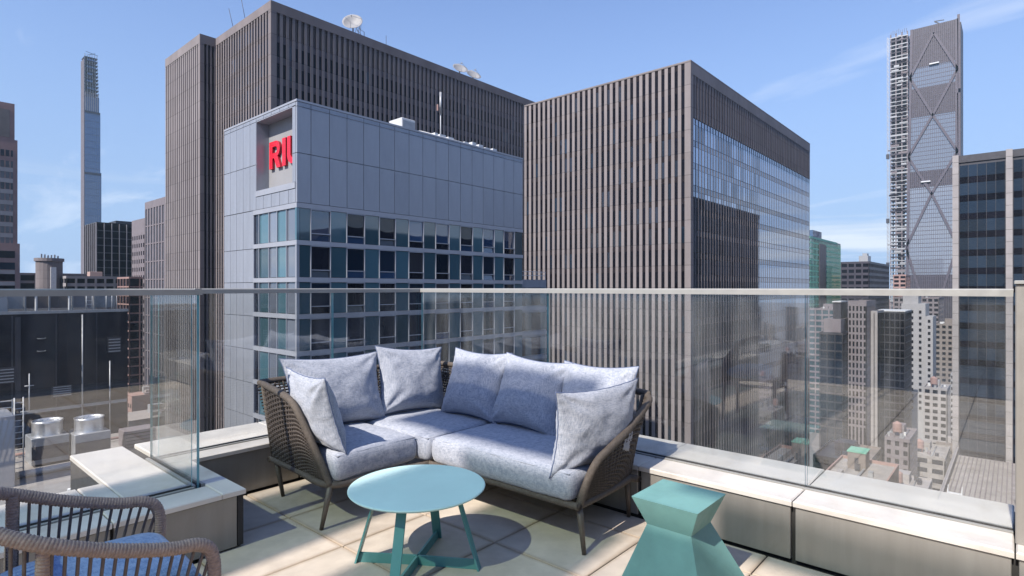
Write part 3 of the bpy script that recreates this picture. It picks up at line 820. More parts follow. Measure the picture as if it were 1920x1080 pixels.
MB().box(HX+.02, HX+RD, RY0-.02, RY0+.04, RZ0, RZ1).build('recess_side', 'alu_panel', h)
MB().box(HX+.02, HX+RD, RY0+.04, RY1-.04, RZ1-.02, RZ1+.05).build('recess_ceiling', 'alu_trim', h)
MB().box(HX+.02, HX+RD, RY0+.04, RY1-.04, RZ0-.05, RZ0+.02).build('recess_floor', 'alu_trim', h)
MB().box(HX+RD+.3, HX1-.3, HY+.3, HY1-.3, HZ-1.0, HZ-.9).build('roof', 'roof_membrane', h)
mb = MB()
mb.box(HX-.03, HX1+.02, HY-.03, HY+.3, HZ-.18, HZ).box(HX-.03, HX+.3, HY+.3, HY1, HZ-.18, HZ).box(HX1-.3, HX1+.02, HY+.3, HY1, HZ-1, HZ).box(HX+.3, HX1-.3, HY1-.3, HY1, HZ-1, HZ)
mb.build('roof_coping', 'alu_trim', h)
def hp(face, p, a0, a1, z0, z1, name='wall_panel', m='alu_panel', g=.025, o=0.0):
    mb = MB(); fbox(mb, face, p, a0+g, a1-g, z0+g, z1-g, -k_+.002, o)
    o_ = mb.build(name, m, h, org=fpt(face, p, (a0+a1)/2, z0))
    t = R(.12); o_.rotation_euler = (0, 0, random.uniform(-t, t)) if z1-z0 > 1 and a1-a0 > 1 else (0, 0, 0)     # sheets never hang quite true
    return o_
# right face, blank upper part
ex = [HX, HX+1.34] + [HX+1.34+1.83*(i+1) for i in range(15)] + [HX1]
ex = [q for q in ex if q < HX1-.8] + [HX1]
for a, b2 in zip(ex, ex[1:]):
    hp('y', HY, a, b2, 13.3, HZ-.62); hp('y', HY, a, b2, 8.95, 13.3)
    hp('y', HY, a, b2, HZ-.62, HZ-.2)
mb = MB(); fbox(mb, 'y', HY, HX-.03, HX1, 8.5, 8.93, -k_+.002, .03); mb.build('floor_band', 'alu_trim', h)
# left face
ey = [HY, RY0]
for z0, z1 in ((RZ0, 13.3), (13.3, RZ1)):
    hp('x', HX, HY+.23, RY0, z0, z1)
ly = [RY1, 56.2, 57.7, 59.2, 60.7, HY1]
for a, b2 in zip(ly, ly[1:]):
    for z0, z1 in ((RZ1, HZ-.2), (13.3, RZ1), (8.95, 13.3)):
        hp('x', HX, a, b2, z0, z1)
ry = [HY+.23, 48.6, 50.2, 51.8, 53.4, RY1]
for a, b2 in zip(ry, ry[1:]):
    hp('x', HX, a, b2, 8.95, RZ0-.55); hp('x', HX, a, b2, RZ1+.05, HZ-.2)
mb = MB(); fbox(mb, 'x', HX, HY+.252, RY1, RZ0-.54, RZ0-.02, -k_+.002, .06); mb.build('recess_sill', 'alu_trim', h)
mb = MB(); fbox(mb, 'x', HX, HY+.252, RY1+.6, 8.5, 8.93, -k_+.002, .03); mb.build('floor_band', 'alu_trim', h)
FH, WHT = 3.26, 2.84
WY = 55.45
z = 8.5
lev = 0
mull_y = [WY, 54.35, 52.35, 50.75, 49.0, HY+.28]
while z > -42:
    z0 = z-WHT
    det = z > -16
    # left face glazing strip
    for i, (a, b2) in enumerate(zip(mull_y[1:], mull_y)):
        mt = 'room_window' if i == 0 else ('teal_window' if i % 2 else 'sky_window')
        mb = MB(); fbox(mb, 'x', 0, -(b2-a)/2+.04, (b2-a)/2-.04, .04, WHT-.04, -.18, -.12)
        if det:
            o = place('window', mb.mesh('window', (0,0,0), mt), h, fpt('x', HX, (a+b2)/2, z0)); o.rotation_euler = (0, R(random.uniform(-.15,.15)), R(random.uniform(-.25,.25)))
            mb = MB(); fbox(mb, 'x', HX, b2-.035, b2+.035, z0, z, -k_+.002, .0); mb.build('mullion', 'alu_trim', h)
    if not det:
        mb = MB(); fbox(mb, 'x', HX, HY+.28, WY, z0, z, -.18, -.12); mb.build('window', 'blue_window', h)
    mb = MB(); fbox(mb, 'x', HX, HY-.0, HY+.27, z0, z, -k_+.002, 0.02); mb.build('corner_post', 'alu_panel' if lev > 0 else 'teal_window', h)
    for a, b2 in zip([WY]+ly[2:], ly[2:]+[HY1]):
        if b2-a > .1: hp('x', HX, a, b2, z0-(FH-WHT), z0+FH-(FH-WHT) if lev else 8.93)
    mb = MB(); fbox(mb, 'x', HX, HY+.252, WY, z0-(FH-WHT), z0-.01, -k_+.002, .04); mb.build('floor_band', 'alu_trim', h)
    # right face: teal panel, window, teal panel ...
    mb = MB(); fbox(mb, 'y', HY, HX-.04, HX1+.02, z0-(FH-WHT), z0-.01, -k_+.002, .04); mb.build('floor_band', 'alu_trim', h)
    xw = HX+.28
    xs_ = [(26.5+3.66*i, 26.5+3.66*i+1.95) for i in range(8)]
    prev = HX+.28
    for (a, b2) in xs_ + [(HX1, HX1)]:
        w_ = a-prev
        mb = MB(); fbox(mb, 'y', 0, -w_/2+.03, w_/2-.03, .03, WHT-.03, -.16, -.06)
        o = place('teal_panel', mb.mesh('teal_panel', (0,0,0), 'teal_window'), h, fpt('y', HY, (a+prev)/2, z0)); o.rotation_euler = (R(random.uniform(-.2,.2)), 0, R(random.uniform(-.2,.2)))
        if b2 > a:
            ww = b2-a
            f = MB()
            for q in (a, b2): fbox(f, 'y', HY, q-.032, q+.032, z0, z-.005, -k_+.002, .03)
            fbox(f, 'y', HY, a+.045, b2-.045, z0+.62, z0+.70, -k_+.002, .02); fbox(f, 'y', HY, a+.045, b2-.045, z-.09, z-.005, -k_+.002, .01)
            fo = f.build('window', 'alu_trim', h, org=fpt('y', HY, (a+b2)/2, z0))
            pn = MB(); fbox(pn, 'y', 0, -ww/2+.045, ww/2-.045, .70, WHT-.09, -.16, -.12)
            mt = random.choices(['room_window', 'office_window', 'blind_window'], [.62, .28, .10])[0] if lev else random.choice(['blue_window', 'room_window'])
            o = place('pane', pn.mesh('pane', (0,0,0), mt), fo, fpt('y', HY, (a+b2)/2, z0)); o.rotation_euler = (R(random.uniform(-.3,.3)), 0, R(random.uniform(-.3,.3)))
            pn = MB(); fbox(pn, 'y', 0, -ww/2+.05, ww/2-.05, .02, .61, -.16, -.12)
            o = place('pane', pn.mesh('pane', (0,0,0), 'room_window' if random.random() < .75 else 'blue_window'), fo, fpt('y', HY, (a+b2)/2, z0))
            if random.random() < .25: o.rotation_euler = (R(-8), 0, 0)
            if random.random() < .45 and det:   # a curtain behind the glass edge
                pass
        prev = b2
    z -= FH; lev += 1
mb = MB(); fbox(mb, 'x', HX, HY, HY1, GROUND, z+.2, -k_+.002, 0); fbox(mb, 'y', HY, HX, HX1, GROUND, z+.2, -k_+.002, 0)
mb.build('lower_wall', 'alu_panel', h)
# lower wings at the right end
MB().box(HX1+.02, 58.9, HY+3, HY1, GROUND, 16.1).build('side_wing', 'alu_panel', h)
for q in range(7):
    zt = 8.2-FH*q
    if q < 2: continue
for q in range(9):
    zt = 8.0-FH*q
    for a, b2 in ((HX1+.1, 56.5), (56.6, 57.5), (57.6, 58.6)):
        MB().box(a, b2, HY+2.93, HY+2.995, zt-WHT, zt).build('window', 'teal_window' if a > 56.5 else 'room_window', h)
    MB().box(HX1+.03, 58.95, HY+2.9, HY+2.998, zt-FH+.02, zt-WHT-.02).build('floor_band', 'alu_trim', h)
MB().box(HX1+.02, 61.6, HY+.8, HY1, GROUND, 2.55).build('terrace_wing', 'alu_panel', h)
for q in range(8):
    zt = 1.7-FH*q
    for a, b2 in ((HX1+.15, 57.0), (58.4, 60.2)):
        MB().box(a, b2, HY+.72, HY+.795, zt-WHT+.3, zt-.2).build('window', 'room_window', h)
    for a, b2 in ((57.1, 58.3), (60.3, 61.4)):
        MB().box(a, b2, HY+.72, HY+.795, zt-WHT+.3, zt-.2).build('teal_panel', 'teal_window', h)
    MB().box(HX1+.04, 61.62, HY+.68, HY+.798, zt-FH+.05, zt-WHT+.05).build('floor_band', 'alu_trim', h)
rb = MB()
for zz in (3.1, 3.6):
    rb.bar((HX1+.3, HY+.9, zz), (61.5, HY+.9, zz), .06, .06)
for k in range(7): rb.bar((HX1+.4+.9*k, HY+.9, 2.55), (HX1+.4+.9*k, HY+.9, 3.6), .05, .05)
rb.build('balcony_rail', 'white_metal', h)

# sign letters: built solid, standing in the recess
sgn = thing('red_letter_sign', 'big red block letters standing in the recess of the grey hotel', 'sign', (HX+RD, 51.3, 12.9), None)
LX0, LX1, LZ0, LZ1 = HX+RD-.26, HX+RD+.005, 12.9, 15.5
def letter(outline, holes=()):
    """outline in (distance along the sign from its left end, height 0..1): extruded, faces red, flanks darker"""
    bm = bmesh.new()
    def loop(pts, x): return [bm.verts.new((x, YL0-u, LZ0+v*(LZ1-LZ0))) for u, v in pts]
    loops = [outline] + list(holes)
    E = []
    front = []
    for lp in loops:
        vs = loop(lp, LX0); front.append(vs)
        E += [bm.edges.new((vs[i], vs[(i+1) % len(vs)])) for i in range(len(vs))]
    fill = bmesh.ops.triangle_fill(bm, edges=E, use_beauty=True, use_dissolve=False)
    for fc in bm.faces: fc.material_index = 0
    for vs, lp in zip(front, loops):
        bk = loop(lp, LX1)
        for i in range(len(vs)):
            j = (i+1) % len(vs)
            fc = bm.faces.new((vs[i], vs[j], bk[j], bk[i])); fc.material_index = 1
    bmesh.ops.recalc_face_normals(bm, faces=bm.faces)
    me = bpy.data.meshes.new('letter'); bm.to_mesh(me); bm.free()
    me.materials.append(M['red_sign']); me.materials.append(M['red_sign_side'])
    o = bpy.data.objects.new('letter', me); COL.objects.link(o); o.parent = sgn; o.location = -WL[sgn]
    return o
YL0 = 54.25
def arc(cu, cv, ru, rv, a0, a1, n=10): return [(cu+ru*math.cos(R(a0+(a1-a0)*i/n)), cv+rv*math.sin(R(a0+(a1-a0)*i/n))) for i in range(n+1)]
# R, 2.15 wide
letter([(0,0),(.62,0),(.62,.38),(.95,.38),(1.45,0),(2.2,0),(1.6,.44)] + arc(1.25,.70,.82,.30,-52,90,10) + [(0,1)], [[(.62,.56)] + arc(1.2,.68,.36,.12,-90,90,8) + [(.62,.80)]])
YL0 = 51.7
letter([(0,0),(.66,0),(.66,1),(0,1)])
YL0 = 50.75
letter([(0,1),(0,.34)] + arc(1.0,.34,1.0,.34,180,360,14) + [(2.0,1),(1.38,1),(1.38,.34)] + arc(1.0,.34,.38,.13,0,-180,10) + [(.62,1)])

# hotel roof plant
rp = thing('roof_plant', 'white rooftop plant box standing on the grey hotel roof', 'roof plant', (38.3, 49, HZ-.9))
MB().bevbox(37.4, 39.2, 48.2, 50.4, HZ-.9, HZ+1.35, .05).build('housing', 'white_metal', rp)
MB().box(37.5, 39.1, 48.15, 48.2, HZ+.3, HZ+1.1).build('louvre', 'grey_metal', rp)
pr = thing('pipe_run', 'white roof pipework and ducts along the edge of the grey hotel roof', 'pipework', (46, 48.5, HZ-.9))
for k in range(3): MB().tube([(39.5+.4*k, 48.0+.3*k, HZ+.25+.12*k), (52.0, 48.0+.3*k, HZ+.22+.1*k)], .11, 8).build('pipe', 'white_metal', pr)
for k in range(9): MB().box(41.5+1.2*k+random.uniform(-.3,.3), 42.2+1.2*k, 48.0, 48.8, HZ-.9, HZ+random.uniform(.35,.75)).build('duct_box', 'white_metal', pr)
am = thing('cell_antenna', 'slim white cell antenna mast standing on the grey hotel roof', 'antenna', (43.5, 49.0, HZ-.9))
MB().tube([(43.5,49.0,HZ-.9),(43.5,49.0,HZ+4.8)], .05, 8).build('mast', 'white_metal', am)
MB().tube([(43.5,49.0,HZ+3.2),(43.5,49.0,HZ+5.7)], .13, 10).build('antenna_body', 'grey_metal', am)
MB().box(43.0, 43.15, 48.9, 49.1, HZ+3.5, HZ+4.2).build('radio_unit', 'brown_stone', am)
# ---------------- other buildings
def block(name, label, cat, x0, x1, y0, y1, z1, stone='pale_stone', win='dark_window', bay=3.0, floor=3.6, pw=1.4, sh=1.5, top=1.5, faces='xy', zb=None, proud=.35, roof='roof_gravel', piers=True, spans=True, parts=False, clutter=False, tank=False):
    """a building: glazed core, then proud piers and spandrels on the faces that show"""
    r = thing(name, label, cat, ((x0+x1)/2, (y0+y1)/2, GROUND))
    if zb is None: zb = max(GROUND, -62)
    e = proud
    MB().box(x0+e, x1-e, y0+e, y1-e, GROUND, z1-top).build('glazing', win, r)
    MB().box(x0, x1, y0, y1, z1-top, z1-.6).box(x0, x1, y0, y0+.4, z1-.6, z1).box(x0, x0+.4, y0+.4, y1, z1-.6, z1).box(x0+.4, x1, y1-.4, y1, z1-.6, z1).box(x1-.4, x1, y0+.4, y1-.4, z1-.6, z1).build('roof', stone, r)
    pm_, sm_ = MB(), MB()
    for f in faces:
        p = {'x': x0, 'y': y0, 'X': x1, 'Y': y1}[f]
        a0, a1 = (y0, y1) if f in 'xX' else (x0, x1)
        n = max(1, round((a1-a0)/bay)); st = (a1-a0)/n
        def fb(mb, u0, u1, w0, w1, o0, o1):
            if f in 'xy': fbox(mb, f, p, u0, u1, w0, w1, o0, o1)
            elif f == 'X': mb.box(p+o0, p+o1, u0, u1, w0, w1)
            else: mb.box(u0, u1, p+o0, p+o1, w0, w1)
        if piers:
            for i in range(n+1):
                c = a0+st*i; u0, u1 = max(a0, c-pw/2), min(a1, c+pw/2)
                if parts and f in 'xy':
                    mb = MB(); fb(mb, u0, u1, GROUND, z1-top-.01, -e-.02, 0); mb.build('pier', stone, r)
                else: fb(pm_, u0, u1, GROUND, z1-top-.01, -e-.02, 0)
        if spans:
            z = z1-top-floor
            while z > zb:
                if parts and f in 'xy':
                    mb = MB(); fb(mb, a0+.02, a1-.02, z, z+sh, -e-.02, -.06); mb.build('spandrel', stone, r)
                else: fb(sm_, a0+.02, a1-.02, z, z+sh, -e-.02, -.06)
                z -= floor
    if pm_.v: pm_.build('piers', stone, r, kind='stuff')
    if sm_.v: sm_.build('spandrels', stone, r, kind='stuff')
    if clutter:
        rg = random.Random(int(x0*7+y0))
        w, d = x1-x0, y1-y0
        MB().box(x0+w*.55, x0+w*.8, y0+d*.4, y0+d*.75, z1-.6, z1+2.6).build('stair_bulkhead', stone, r)
        for q in range(6):
            a, b_ = x0+rg.uniform(.1, .85)*w, y0+rg.uniform(.1, .85)*d
            MB().box(a, a+rg.uniform(.8, 2.2), b_, b_+rg.uniform(.7, 1.8), z1-.6, z1+rg.uniform(.3, 1.1)).build('roof_unit', rg.choice(['grey_metal', 'white_metal', 'dark_metal', 'mauve_stone']), r)
        MB().tube([(x0+w*.1, y0+d*.3, z1-.3), (x0+w*.9, y0+d*.3, z1-.3)], .18, 6).build('roof_duct', 'grey_metal', r)
        if tank:
            a, b_ = x0+w*.3, y0+d*.6
            tk = MB().lathe([(.01,5.9),(1.6,4.9),(1.6,1.8),(.01,1.8)], 14, (a,b_,z1-.6), smooth=False)
            for u in (-1, 1):
                for v in (-1, 1): tk.box(a+u-.1, a+u+.1, b_+v-.1, b_+v+.1, z1-.6, z1+1.2)
            tk.build('water_tank', 'brown_stone', r)
    return r

# -- left of the stone tower
b = block('office_building', 'office block with teal glass strips between tall stone piers, beside the big stone tower', 'office building', 85.4, 125, 268, 297, 40.2, 'mauve_stone', 'sky_window', 3.6, 8.0, 1.7, .5, 3.2, 'xy', parts=True)
b = block('office_building', 'grey masonry office block with small punched windows next to the dark glass block', 'office building', 85.4, 120, 297.2, 316, 33.3, 'mauve_stone', 'dark_window', 3.1, 3.7, 1.5, 1.8, 7.5, 'xy', parts=True)
b = thing('glass_office_building', 'black glass office block with thin pale vertical fins below the slender skyscraper', 'office building', (95, 373, GROUND))
MB().box(81.6, 125, 361.7, 385.4, GROUND, 36.1).build('glazing', 'dark_window', b)
MB().box(92, 120, 368, 382, 36.1, 38.2).build('roof_plant', 'dark_metal', b)
for i in range(13): MB().box(81.6+3.4*i, 81.9+3.4*i, 361.3, 361.69, -60, 35.8).build('fin', 'pale_stone', b)
for i in range(7): MB().box(81.2, 81.59, 361.7+3.8*i, 362.2+3.8*i, -60, 35.8).build('fin', 'pale_stone', b)
for i in range(20): MB().box(81.65, 125, 361.62, 361.69, 31.5-3.9*i, 32.0-3.9*i).build('floor_band', 'dark_metal', b)

# slender supertall
sk = thing('skyscraper', 'very slender blue glass skyscraper with an open lattice crown far behind on the left', 'skyscraper', (217, 985, GROUND))
sx0, sx1, sy0, sy1 = 206.7, 226.7, 976.8, 994.5
def prism(x0, x1, y0, y1, z0, z1): return MB().box(x0, x1, y0, y1, z0, z1)
prism(sx0+.5, sx1, sy0+.0, sy1, GROUND, 165).build('glass_shaft', 'deep_blue_window', sk)
prism(sx0+.5, sx1-1.2, sy0, sy1, 165, 247).build('glass_shaft', 'deep_blue_window', sk)
prism(sx0+.5, sx1-2.6, sy0, sy1, 250, 270).build('upper_shaft', 'deep_blue_window', sk)
prism(sx0+.4, sx1-1.4, sy0-.3, sy1, 247, 250).build('mechanical_band', 'dark_metal', sk)
prism(sx0+.4, sx1-.4, sy0-.3, sy1, 161, 164).build('mechanical_band', 'dark_metal', sk)
for a in (0, 1):
    for k in range(5): prism(sx0-.4+0*a, sx0+.5, sy0+k*3.6, sy0+k*3.6+2.6, GROUND, 322-3*a).build('terracotta_pier', 'mauve_stone', sk) if a == 0 else None
mu = MB()
for k in range(9): mu.box(sx0+1+k*2.2, sx0+1.25+k*2.2, sy0-.25, sy0-.02, -30, 246 if k < 8 else 160)
z = -30
while z < 246: mu.box(sx0+.5, sx1-1.3, sy0-.2, sy0-.02, z, z+.7); z += 9.5
mu.build('facade_grid', 'blue_grid', sk, kind='stuff')
for k in range(7): prism(sx0+1.2+k*2.3, sx0+2.2+k*2.3, sy0-.4, sy0-.02, 250.5, 276).build('fin', 'pale_stone', sk)
z = 270; k = 0
while z < 326:
    w = sx1-2.8-0.03*(z-270)
    prism(sx0+.5, w, sy0, sy1, z, z+1.1).build('crown_floor', 'dark_metal', sk)
    for q in range(6):
        x = sx0+.8+(w-sx0-1.6)*q/5
        prism(x-.3, x+.3, sy0+.1, sy0+.7, z+1.1, z+5.0).build('crown_post', 'grey_metal', sk)
    if k % 2 == 0: prism(sx0+2+random.random()*3, w-2-random.random()*5, sy0+2, sy1-1, z+1.1, z+4.2).build('crown_panel', 'deep_blue_window', sk)
    z += 5; k += 1
MB().bar((sx0+5, sy0+1, 329), (sx0+13, sy0+2, 333), .6, .6).bar((sx0+2, sy0+1, 333), (sx0+16, sy0+1, 330.5), .5, .5).build('roof_crane', 'dark_metal', sk)

# brown stepped tower at the left edge
b = thing('apartment_tower', 'stepped reddish brown tower with rows of pale window bands on the left edge', 'tower', (22, 250, GROUND))
by = 236.1
MB().box(-15, 32.8, by+.35, by+30, GROUND, 48).build('tower_core', 'brown_stone', b)
MB().box(-15, 32.1, by+.35, by+28, 48, 59.3).build('tower_top', 'brown_stone', b)
MB().box(-12, 30.9, by+.27, by+.34, 48.6, 57.2).build('blank_panel', 'tan_stone', b)
MB().box(-15, 33.2, by-.8, by+30, GROUND, 15.4).build('tower_base', 'brown_stone', b)
z = 44.6; k = 0
while z > 16:
    MB().box(-14, 31.7, by+.3, by+.349, z-2.0, z).build('window_band', 'blind_window' if k % 3 else 'office_window', b)
    if z < 41: MB().box(-14, 31.7, by+.15, by+.349, z+.02, z+1.3).build('spandrel', 'pale_stone', b)
    for q in range(9): MB().box(30.9-1.2*q, 31.1-1.2*q, by+.2, by+.299, z-1.98, z-.02).build('mullion', 'brown_stone', b)
    z -= 3.42; k += 1
for k in range(6):
    z = 13-3.6*k
    MB().box(-14, 32.0, by-.86, by-.81, z-2.2, z).build('window_band', 'dark_window' if k != 1 else 'office_window', b)
    if k > 1: MB().box(-14, 32.0, by-.95, by-.81, z+.05, z+1.2).build('spandrel', 'pale_stone', b)

b = thing('rooftop_tower', 'squat brown drum-topped rooftop tower with one pale vertical strip, beyond the low roofs', 'tower', (58, 338, GROUND))
MB().lathe([(0.01,15.2),(5.6,15.2),(5.6,13.8),(5.0,13.6),(5.0,-60)], 20, (58,337,0), smooth=False).build('drum', 'limestone', b)
MB().box(57.6, 59.6, 331.3, 332.3, -60, 11).build('pale_strip', 'white_metal', b)
for k in range(6): MB().box(54.5+k*1.2, 55.0+k*1.2, 334, 335, 15.2, 16.2+random.random()).build('roof_vent', 'grey_metal', b)
block('low_building', 'long low dark building with a strip of windows near the horizon on the left', 'building', -40, 78, 345, 380, 8.5, 'mauve_stone', 'dark_window', 6, 3.8, .8, 1.2, 1.0, 'xy')
block('low_building', 'grey low-rise block with a yellow rooftop box in front of the black glass office block', 'building', 62, 92, 325, 343, 7.0, 'pale_stone', 'dark_window', 4, 3.6, .8, 1.5, 1.2, 'xy')
o = MB().bevbox(72, 77, 330, 335, 7, 9.2, .1).build('rooftop_box', 'terracotta', org=(74, 332, 7)); tag(o, 'yellowish rooftop box on the grey low-rise block', 'roof box')
b = block('low_building', 'dark roof pavilion with orange-lit loggia and white posts below the black glass block', 'building', 80, 110, 300, 318, 6.5, 'brown_stone', 'dark_window', 4.5, 4, .5, .6, .8, 'xy')

# dark party wall with roof plant, seen through the left glass
pw_ = thing('party_wall_building', 'long black blank-walled building seen through the left glass railing', 'building', (-10, 80, GROUND))
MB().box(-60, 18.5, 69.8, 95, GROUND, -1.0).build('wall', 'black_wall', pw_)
MB().box(-60, 18.55, 69.7, 70.1, -1.0, -.73).build('roof_coping', 'grey_metal', pw_)
MB().box(9.5, 9.9, 69.72, 69.79, -14, -1.3).build('wall_pilaster', 'dark_metal', pw_)
MB().box(-20, 18.4, 69.74, 69.79, -10.4, -10.1).build('wall_ledge', 'grey_metal', pw_)
for x, z0, z1 in ((6.6, -9.8, -2.0), (14.6, -13.3, -1.2), (16.9, -13.3, -6.0)): MB().tube([(x,69.66,z0),(x,69.66,z1)], .07, 6).build('conduit', 'grey_metal', pw_)
for x, z, w, h_ in ((8.4, -6.6, 2.2, 1.5), (13.0, -8.6, 1.6, 1.1), (17.3, -4.4, 1.2, 1.6)):
    MB().box(x-w/2, x+w/2, 69.70, 69.78, z-h_/2, z+h_/2).build('vent_frame', 'dark_metal', pw_)
    for q in range(5): MB().box(x-w/2+.1, x+w/2-.1, 69.66, 69.70, z-h_/2+.1+q*h_*.19, z-h_/2+.2+q*h_*.19).build('vent_slat', 'grey_metal', pw_)
for q in range(12): MB().box(-20+3.25*q, -19.9+3.25*q, 69.76, 69.79, -13.4, -1.1).build('panel_seam', 'dark_metal', pw_)
for zz in (-3.4, -4.6): MB().lathe([(0.0,0),(.28,0),(.34,.05),(.34,.1)], 12, (11.4,69.6,zz)).build('wall_lamp', 'grey_metal', pw_)
sc_ = thing('roof_screen', 'pale metal screen wall with rusty panels on the black building roof', 'screen', (12, 74, -1))
for k in range(5):
    MB().box(9.0+1.9*k, 10.8+1.9*k, 74, 74.2, -.6, 1.25).build('panel', random.choice(['tan_stone', 'grey_metal', 'pale_stone']), sc_)
    MB().box(8.85+1.9*k, 9.0+1.9*k, 73.8, 74.1, -1, 1.35).build('post', 'grey_metal', sc_)
for lab, x in (('white hooked vent pipe on the black building roof, nearer the tank', 11.3), ('white hooked vent pipe on the black building roof, nearer the ladder frame', 13.9)):
    o = MB().tube(crv([(x,71.5,-1),(x,71.5,.6),(x-.1,71.5,.85),(x-.5,71.5,.9)], 4), .11, 8).build('vent_pipe', 'white_metal', org=(x,71.5,-1)); tag(o, lab, 'pipe', 'vent pipes on the black building')
o = MB().bevbox(7.0, 9.2, 71, 72.5, -1, .75, .08).build('roof_tank', 'alu_panel', org=(8,71.7,-1)); tag(o, 'pale blue-grey tank on the left end of the black building roof', 'tank')
lf = thing('ladder_frame', 'white ladder frame and posts at the right end of the black building roof', 'frame', (15.9, 71, -1))
for x in (15.2, 15.7, 16.9, 17.4, 17.8): MB().tube([(x,71,-1),(x,71,1.2)], .045, 6).build('post', 'white_metal', lf)
for k in range(5): MB().tube([(15.2,71,-.6+.38*k),(15.7,71,-.6+.38*k)], .03, 6).build('rung', 'white_metal', lf)

lr = thing('lower_roof_building', 'lower neighbouring building with a ribbed metal roof under the cooling towers', 'building', (-5, 56, GROUND))
MB().box(-60, 22, 40, 69.7, GROUND, -13.6).build('wall', 'mauve_stone', lr)
MB().box(-60, 22.1, 44.4, 44.8, -13.6, -13.0).build('roof_parapet', 'pale_stone', lr)
for k in range(74): MB().box(-30+.7*k, -29.75+.7*k, 39.8, 44.39, -13.6, -13.42).build('roof_rib', 'roof_membrane', lr)
MB().box(-60, 21.9, 44.81, 69.69, -13.62, -13.5).build('roof', 'roof_membrane', lr)
def cooler(label, x, y):
    r = thing('cooling_tower', label, 'cooling tower', (x, y, -13.5), 'cooling towers on the lower roof')
    MB().bevbox(x-1.3, x+1.3, y-1.3, y+1.3, -13.3, -11.1, .05).build('casing', 'grey_metal', r)
    MB().box(x-1.25, x+1.25, y-1.36, y-1.31, -12.9, -11.8).build('louvre', 'dark_metal', r)
    MB().lathe([(1.12,-11.1),(1.06,-10.9),(1.06,-10.1),(1.12,-9.9),(1.07,-9.9),(1.0,-10.1),(1.0,-10.95),(0.2,-10.95)], 28, (x,y,0)).build('fan_stack', 'silver', r)
    MB().tube([(x,y,-10.95),(x,y,-10.5)], .22, 8).box(x-.95, x+.95, y-.12, y+.12, -10.55, -10.5).box(x-.12, x+.12, y-.95, y+.95, -10.6, -10.56).build('fan', 'dark_metal', r)
cooler('silver rooftop cooling tower with a round fan stack, beside the white ladder', 10.65, 62.6)
cooler('silver rooftop cooling tower with a round fan stack, nearer the terrace corner', 13.35, 61.4)
wl = thing('access_ladder', 'white caged access ladder standing beside the cooling towers', 'ladder', (8.5, 60.5, -13.5))
for x in (8.2, 8.75): MB().tube([(x,60.5,-13.5),(x,60.5,-7.4)], .05, 6).build('rail', 'white_metal', wl)
for k in range(12): MB().tube([(8.2,60.5,-13.1+.48*k),(8.75,60.5,-13.1+.48*k)], .035, 6).build('rung', 'white_metal', wl)
MB().tube([(9.2,61,-8.8),(9.2,61,-5.6)], .04, 6).tube([(8.9,61,-6.6),(9.5,61,-6.6)], .035, 6).tube([(8.6,60.6,-8.6),(9.5,61,-8.7)], .04, 6).build('aerial', 'white_metal', wl)
gb = thing('plant_room', 'blue-grey rooftop plant room with a white rail on the lower roof, left edge', 'plant room', (6, 58, -13.5))
MB().bevbox(3.5, 7.7, 56.5, 60, -13.5, -8.1, .06).build('walls', 'alu_panel', gb)
rb = MB()
for zz in (-7.5, -7.0): rb.bar((3.6,56.6,zz),(7.6,56.6,zz),.06,.06)
for k in range(6): rb.bar((3.7+.77*k,56.6,-8.1),(3.7+.77*k,56.6,-6.9),.06,.06)
rb.build('guard_rail', 'white_metal', gb)
for lab, pts, r_, m_ in (('thick grey duct across the lower roof in front of the cooling towers', [(8,58.6,-13.2),(15,58.6,-13.2),(16,57.5,-13.2),(19,57.5,-13.2)], .28, 'grey_metal'),
        ('thin rusty pipe run on the lower roof below the black wall', [(9,66,-13.2),(20,66,-13.2)], .12, 'brown_stone'),
        ('white pipe bent over the ribbed roof edge', [(10,52,-13.3),(14,52,-13.3),(14.4,52,-12.6),(14.4,49,-12.6)], .11, 'white_metal')):
    o = MB().tube(crv(pts, 4), r_, 8).build('roof_pipe', m_, org=pts[0]); tag(o, lab, 'pipe', 'pipes on the lower roof')
for lab, x, y, w, d, h_, m_ in (('low grey equipment box on the lower roof right of the cooling towers', 17.5, 63, 2.6, 2.0, 1.6, 'mauve_stone'), ('small grey condenser with a side grille on the lower roof', 18.8, 58.9, 1.4, 1.2, 1.1, 'grey_metal'), ('dark hatch box on the lower roof against the black wall', 14.2, 67.5, 1.8, 1.4, 1.4, 'dark_metal')):
    r = thing('equipment_box', label=lab, cat='roof plant', at=(x, y, -13.5))
    MB().bevbox(x-w/2, x+w/2, y-d/2, y+d/2, -13.4, -13.5+h_, .04).build('casing', m_, r)
    for q in range(4): MB().box(x-w/2+.1, x+w/2-.1, y-d/2-.03, y-d/2, -13.2+q*h_*.2, -13.2+q*h_*.2+.1).build('louvre', 'dark_metal', r)

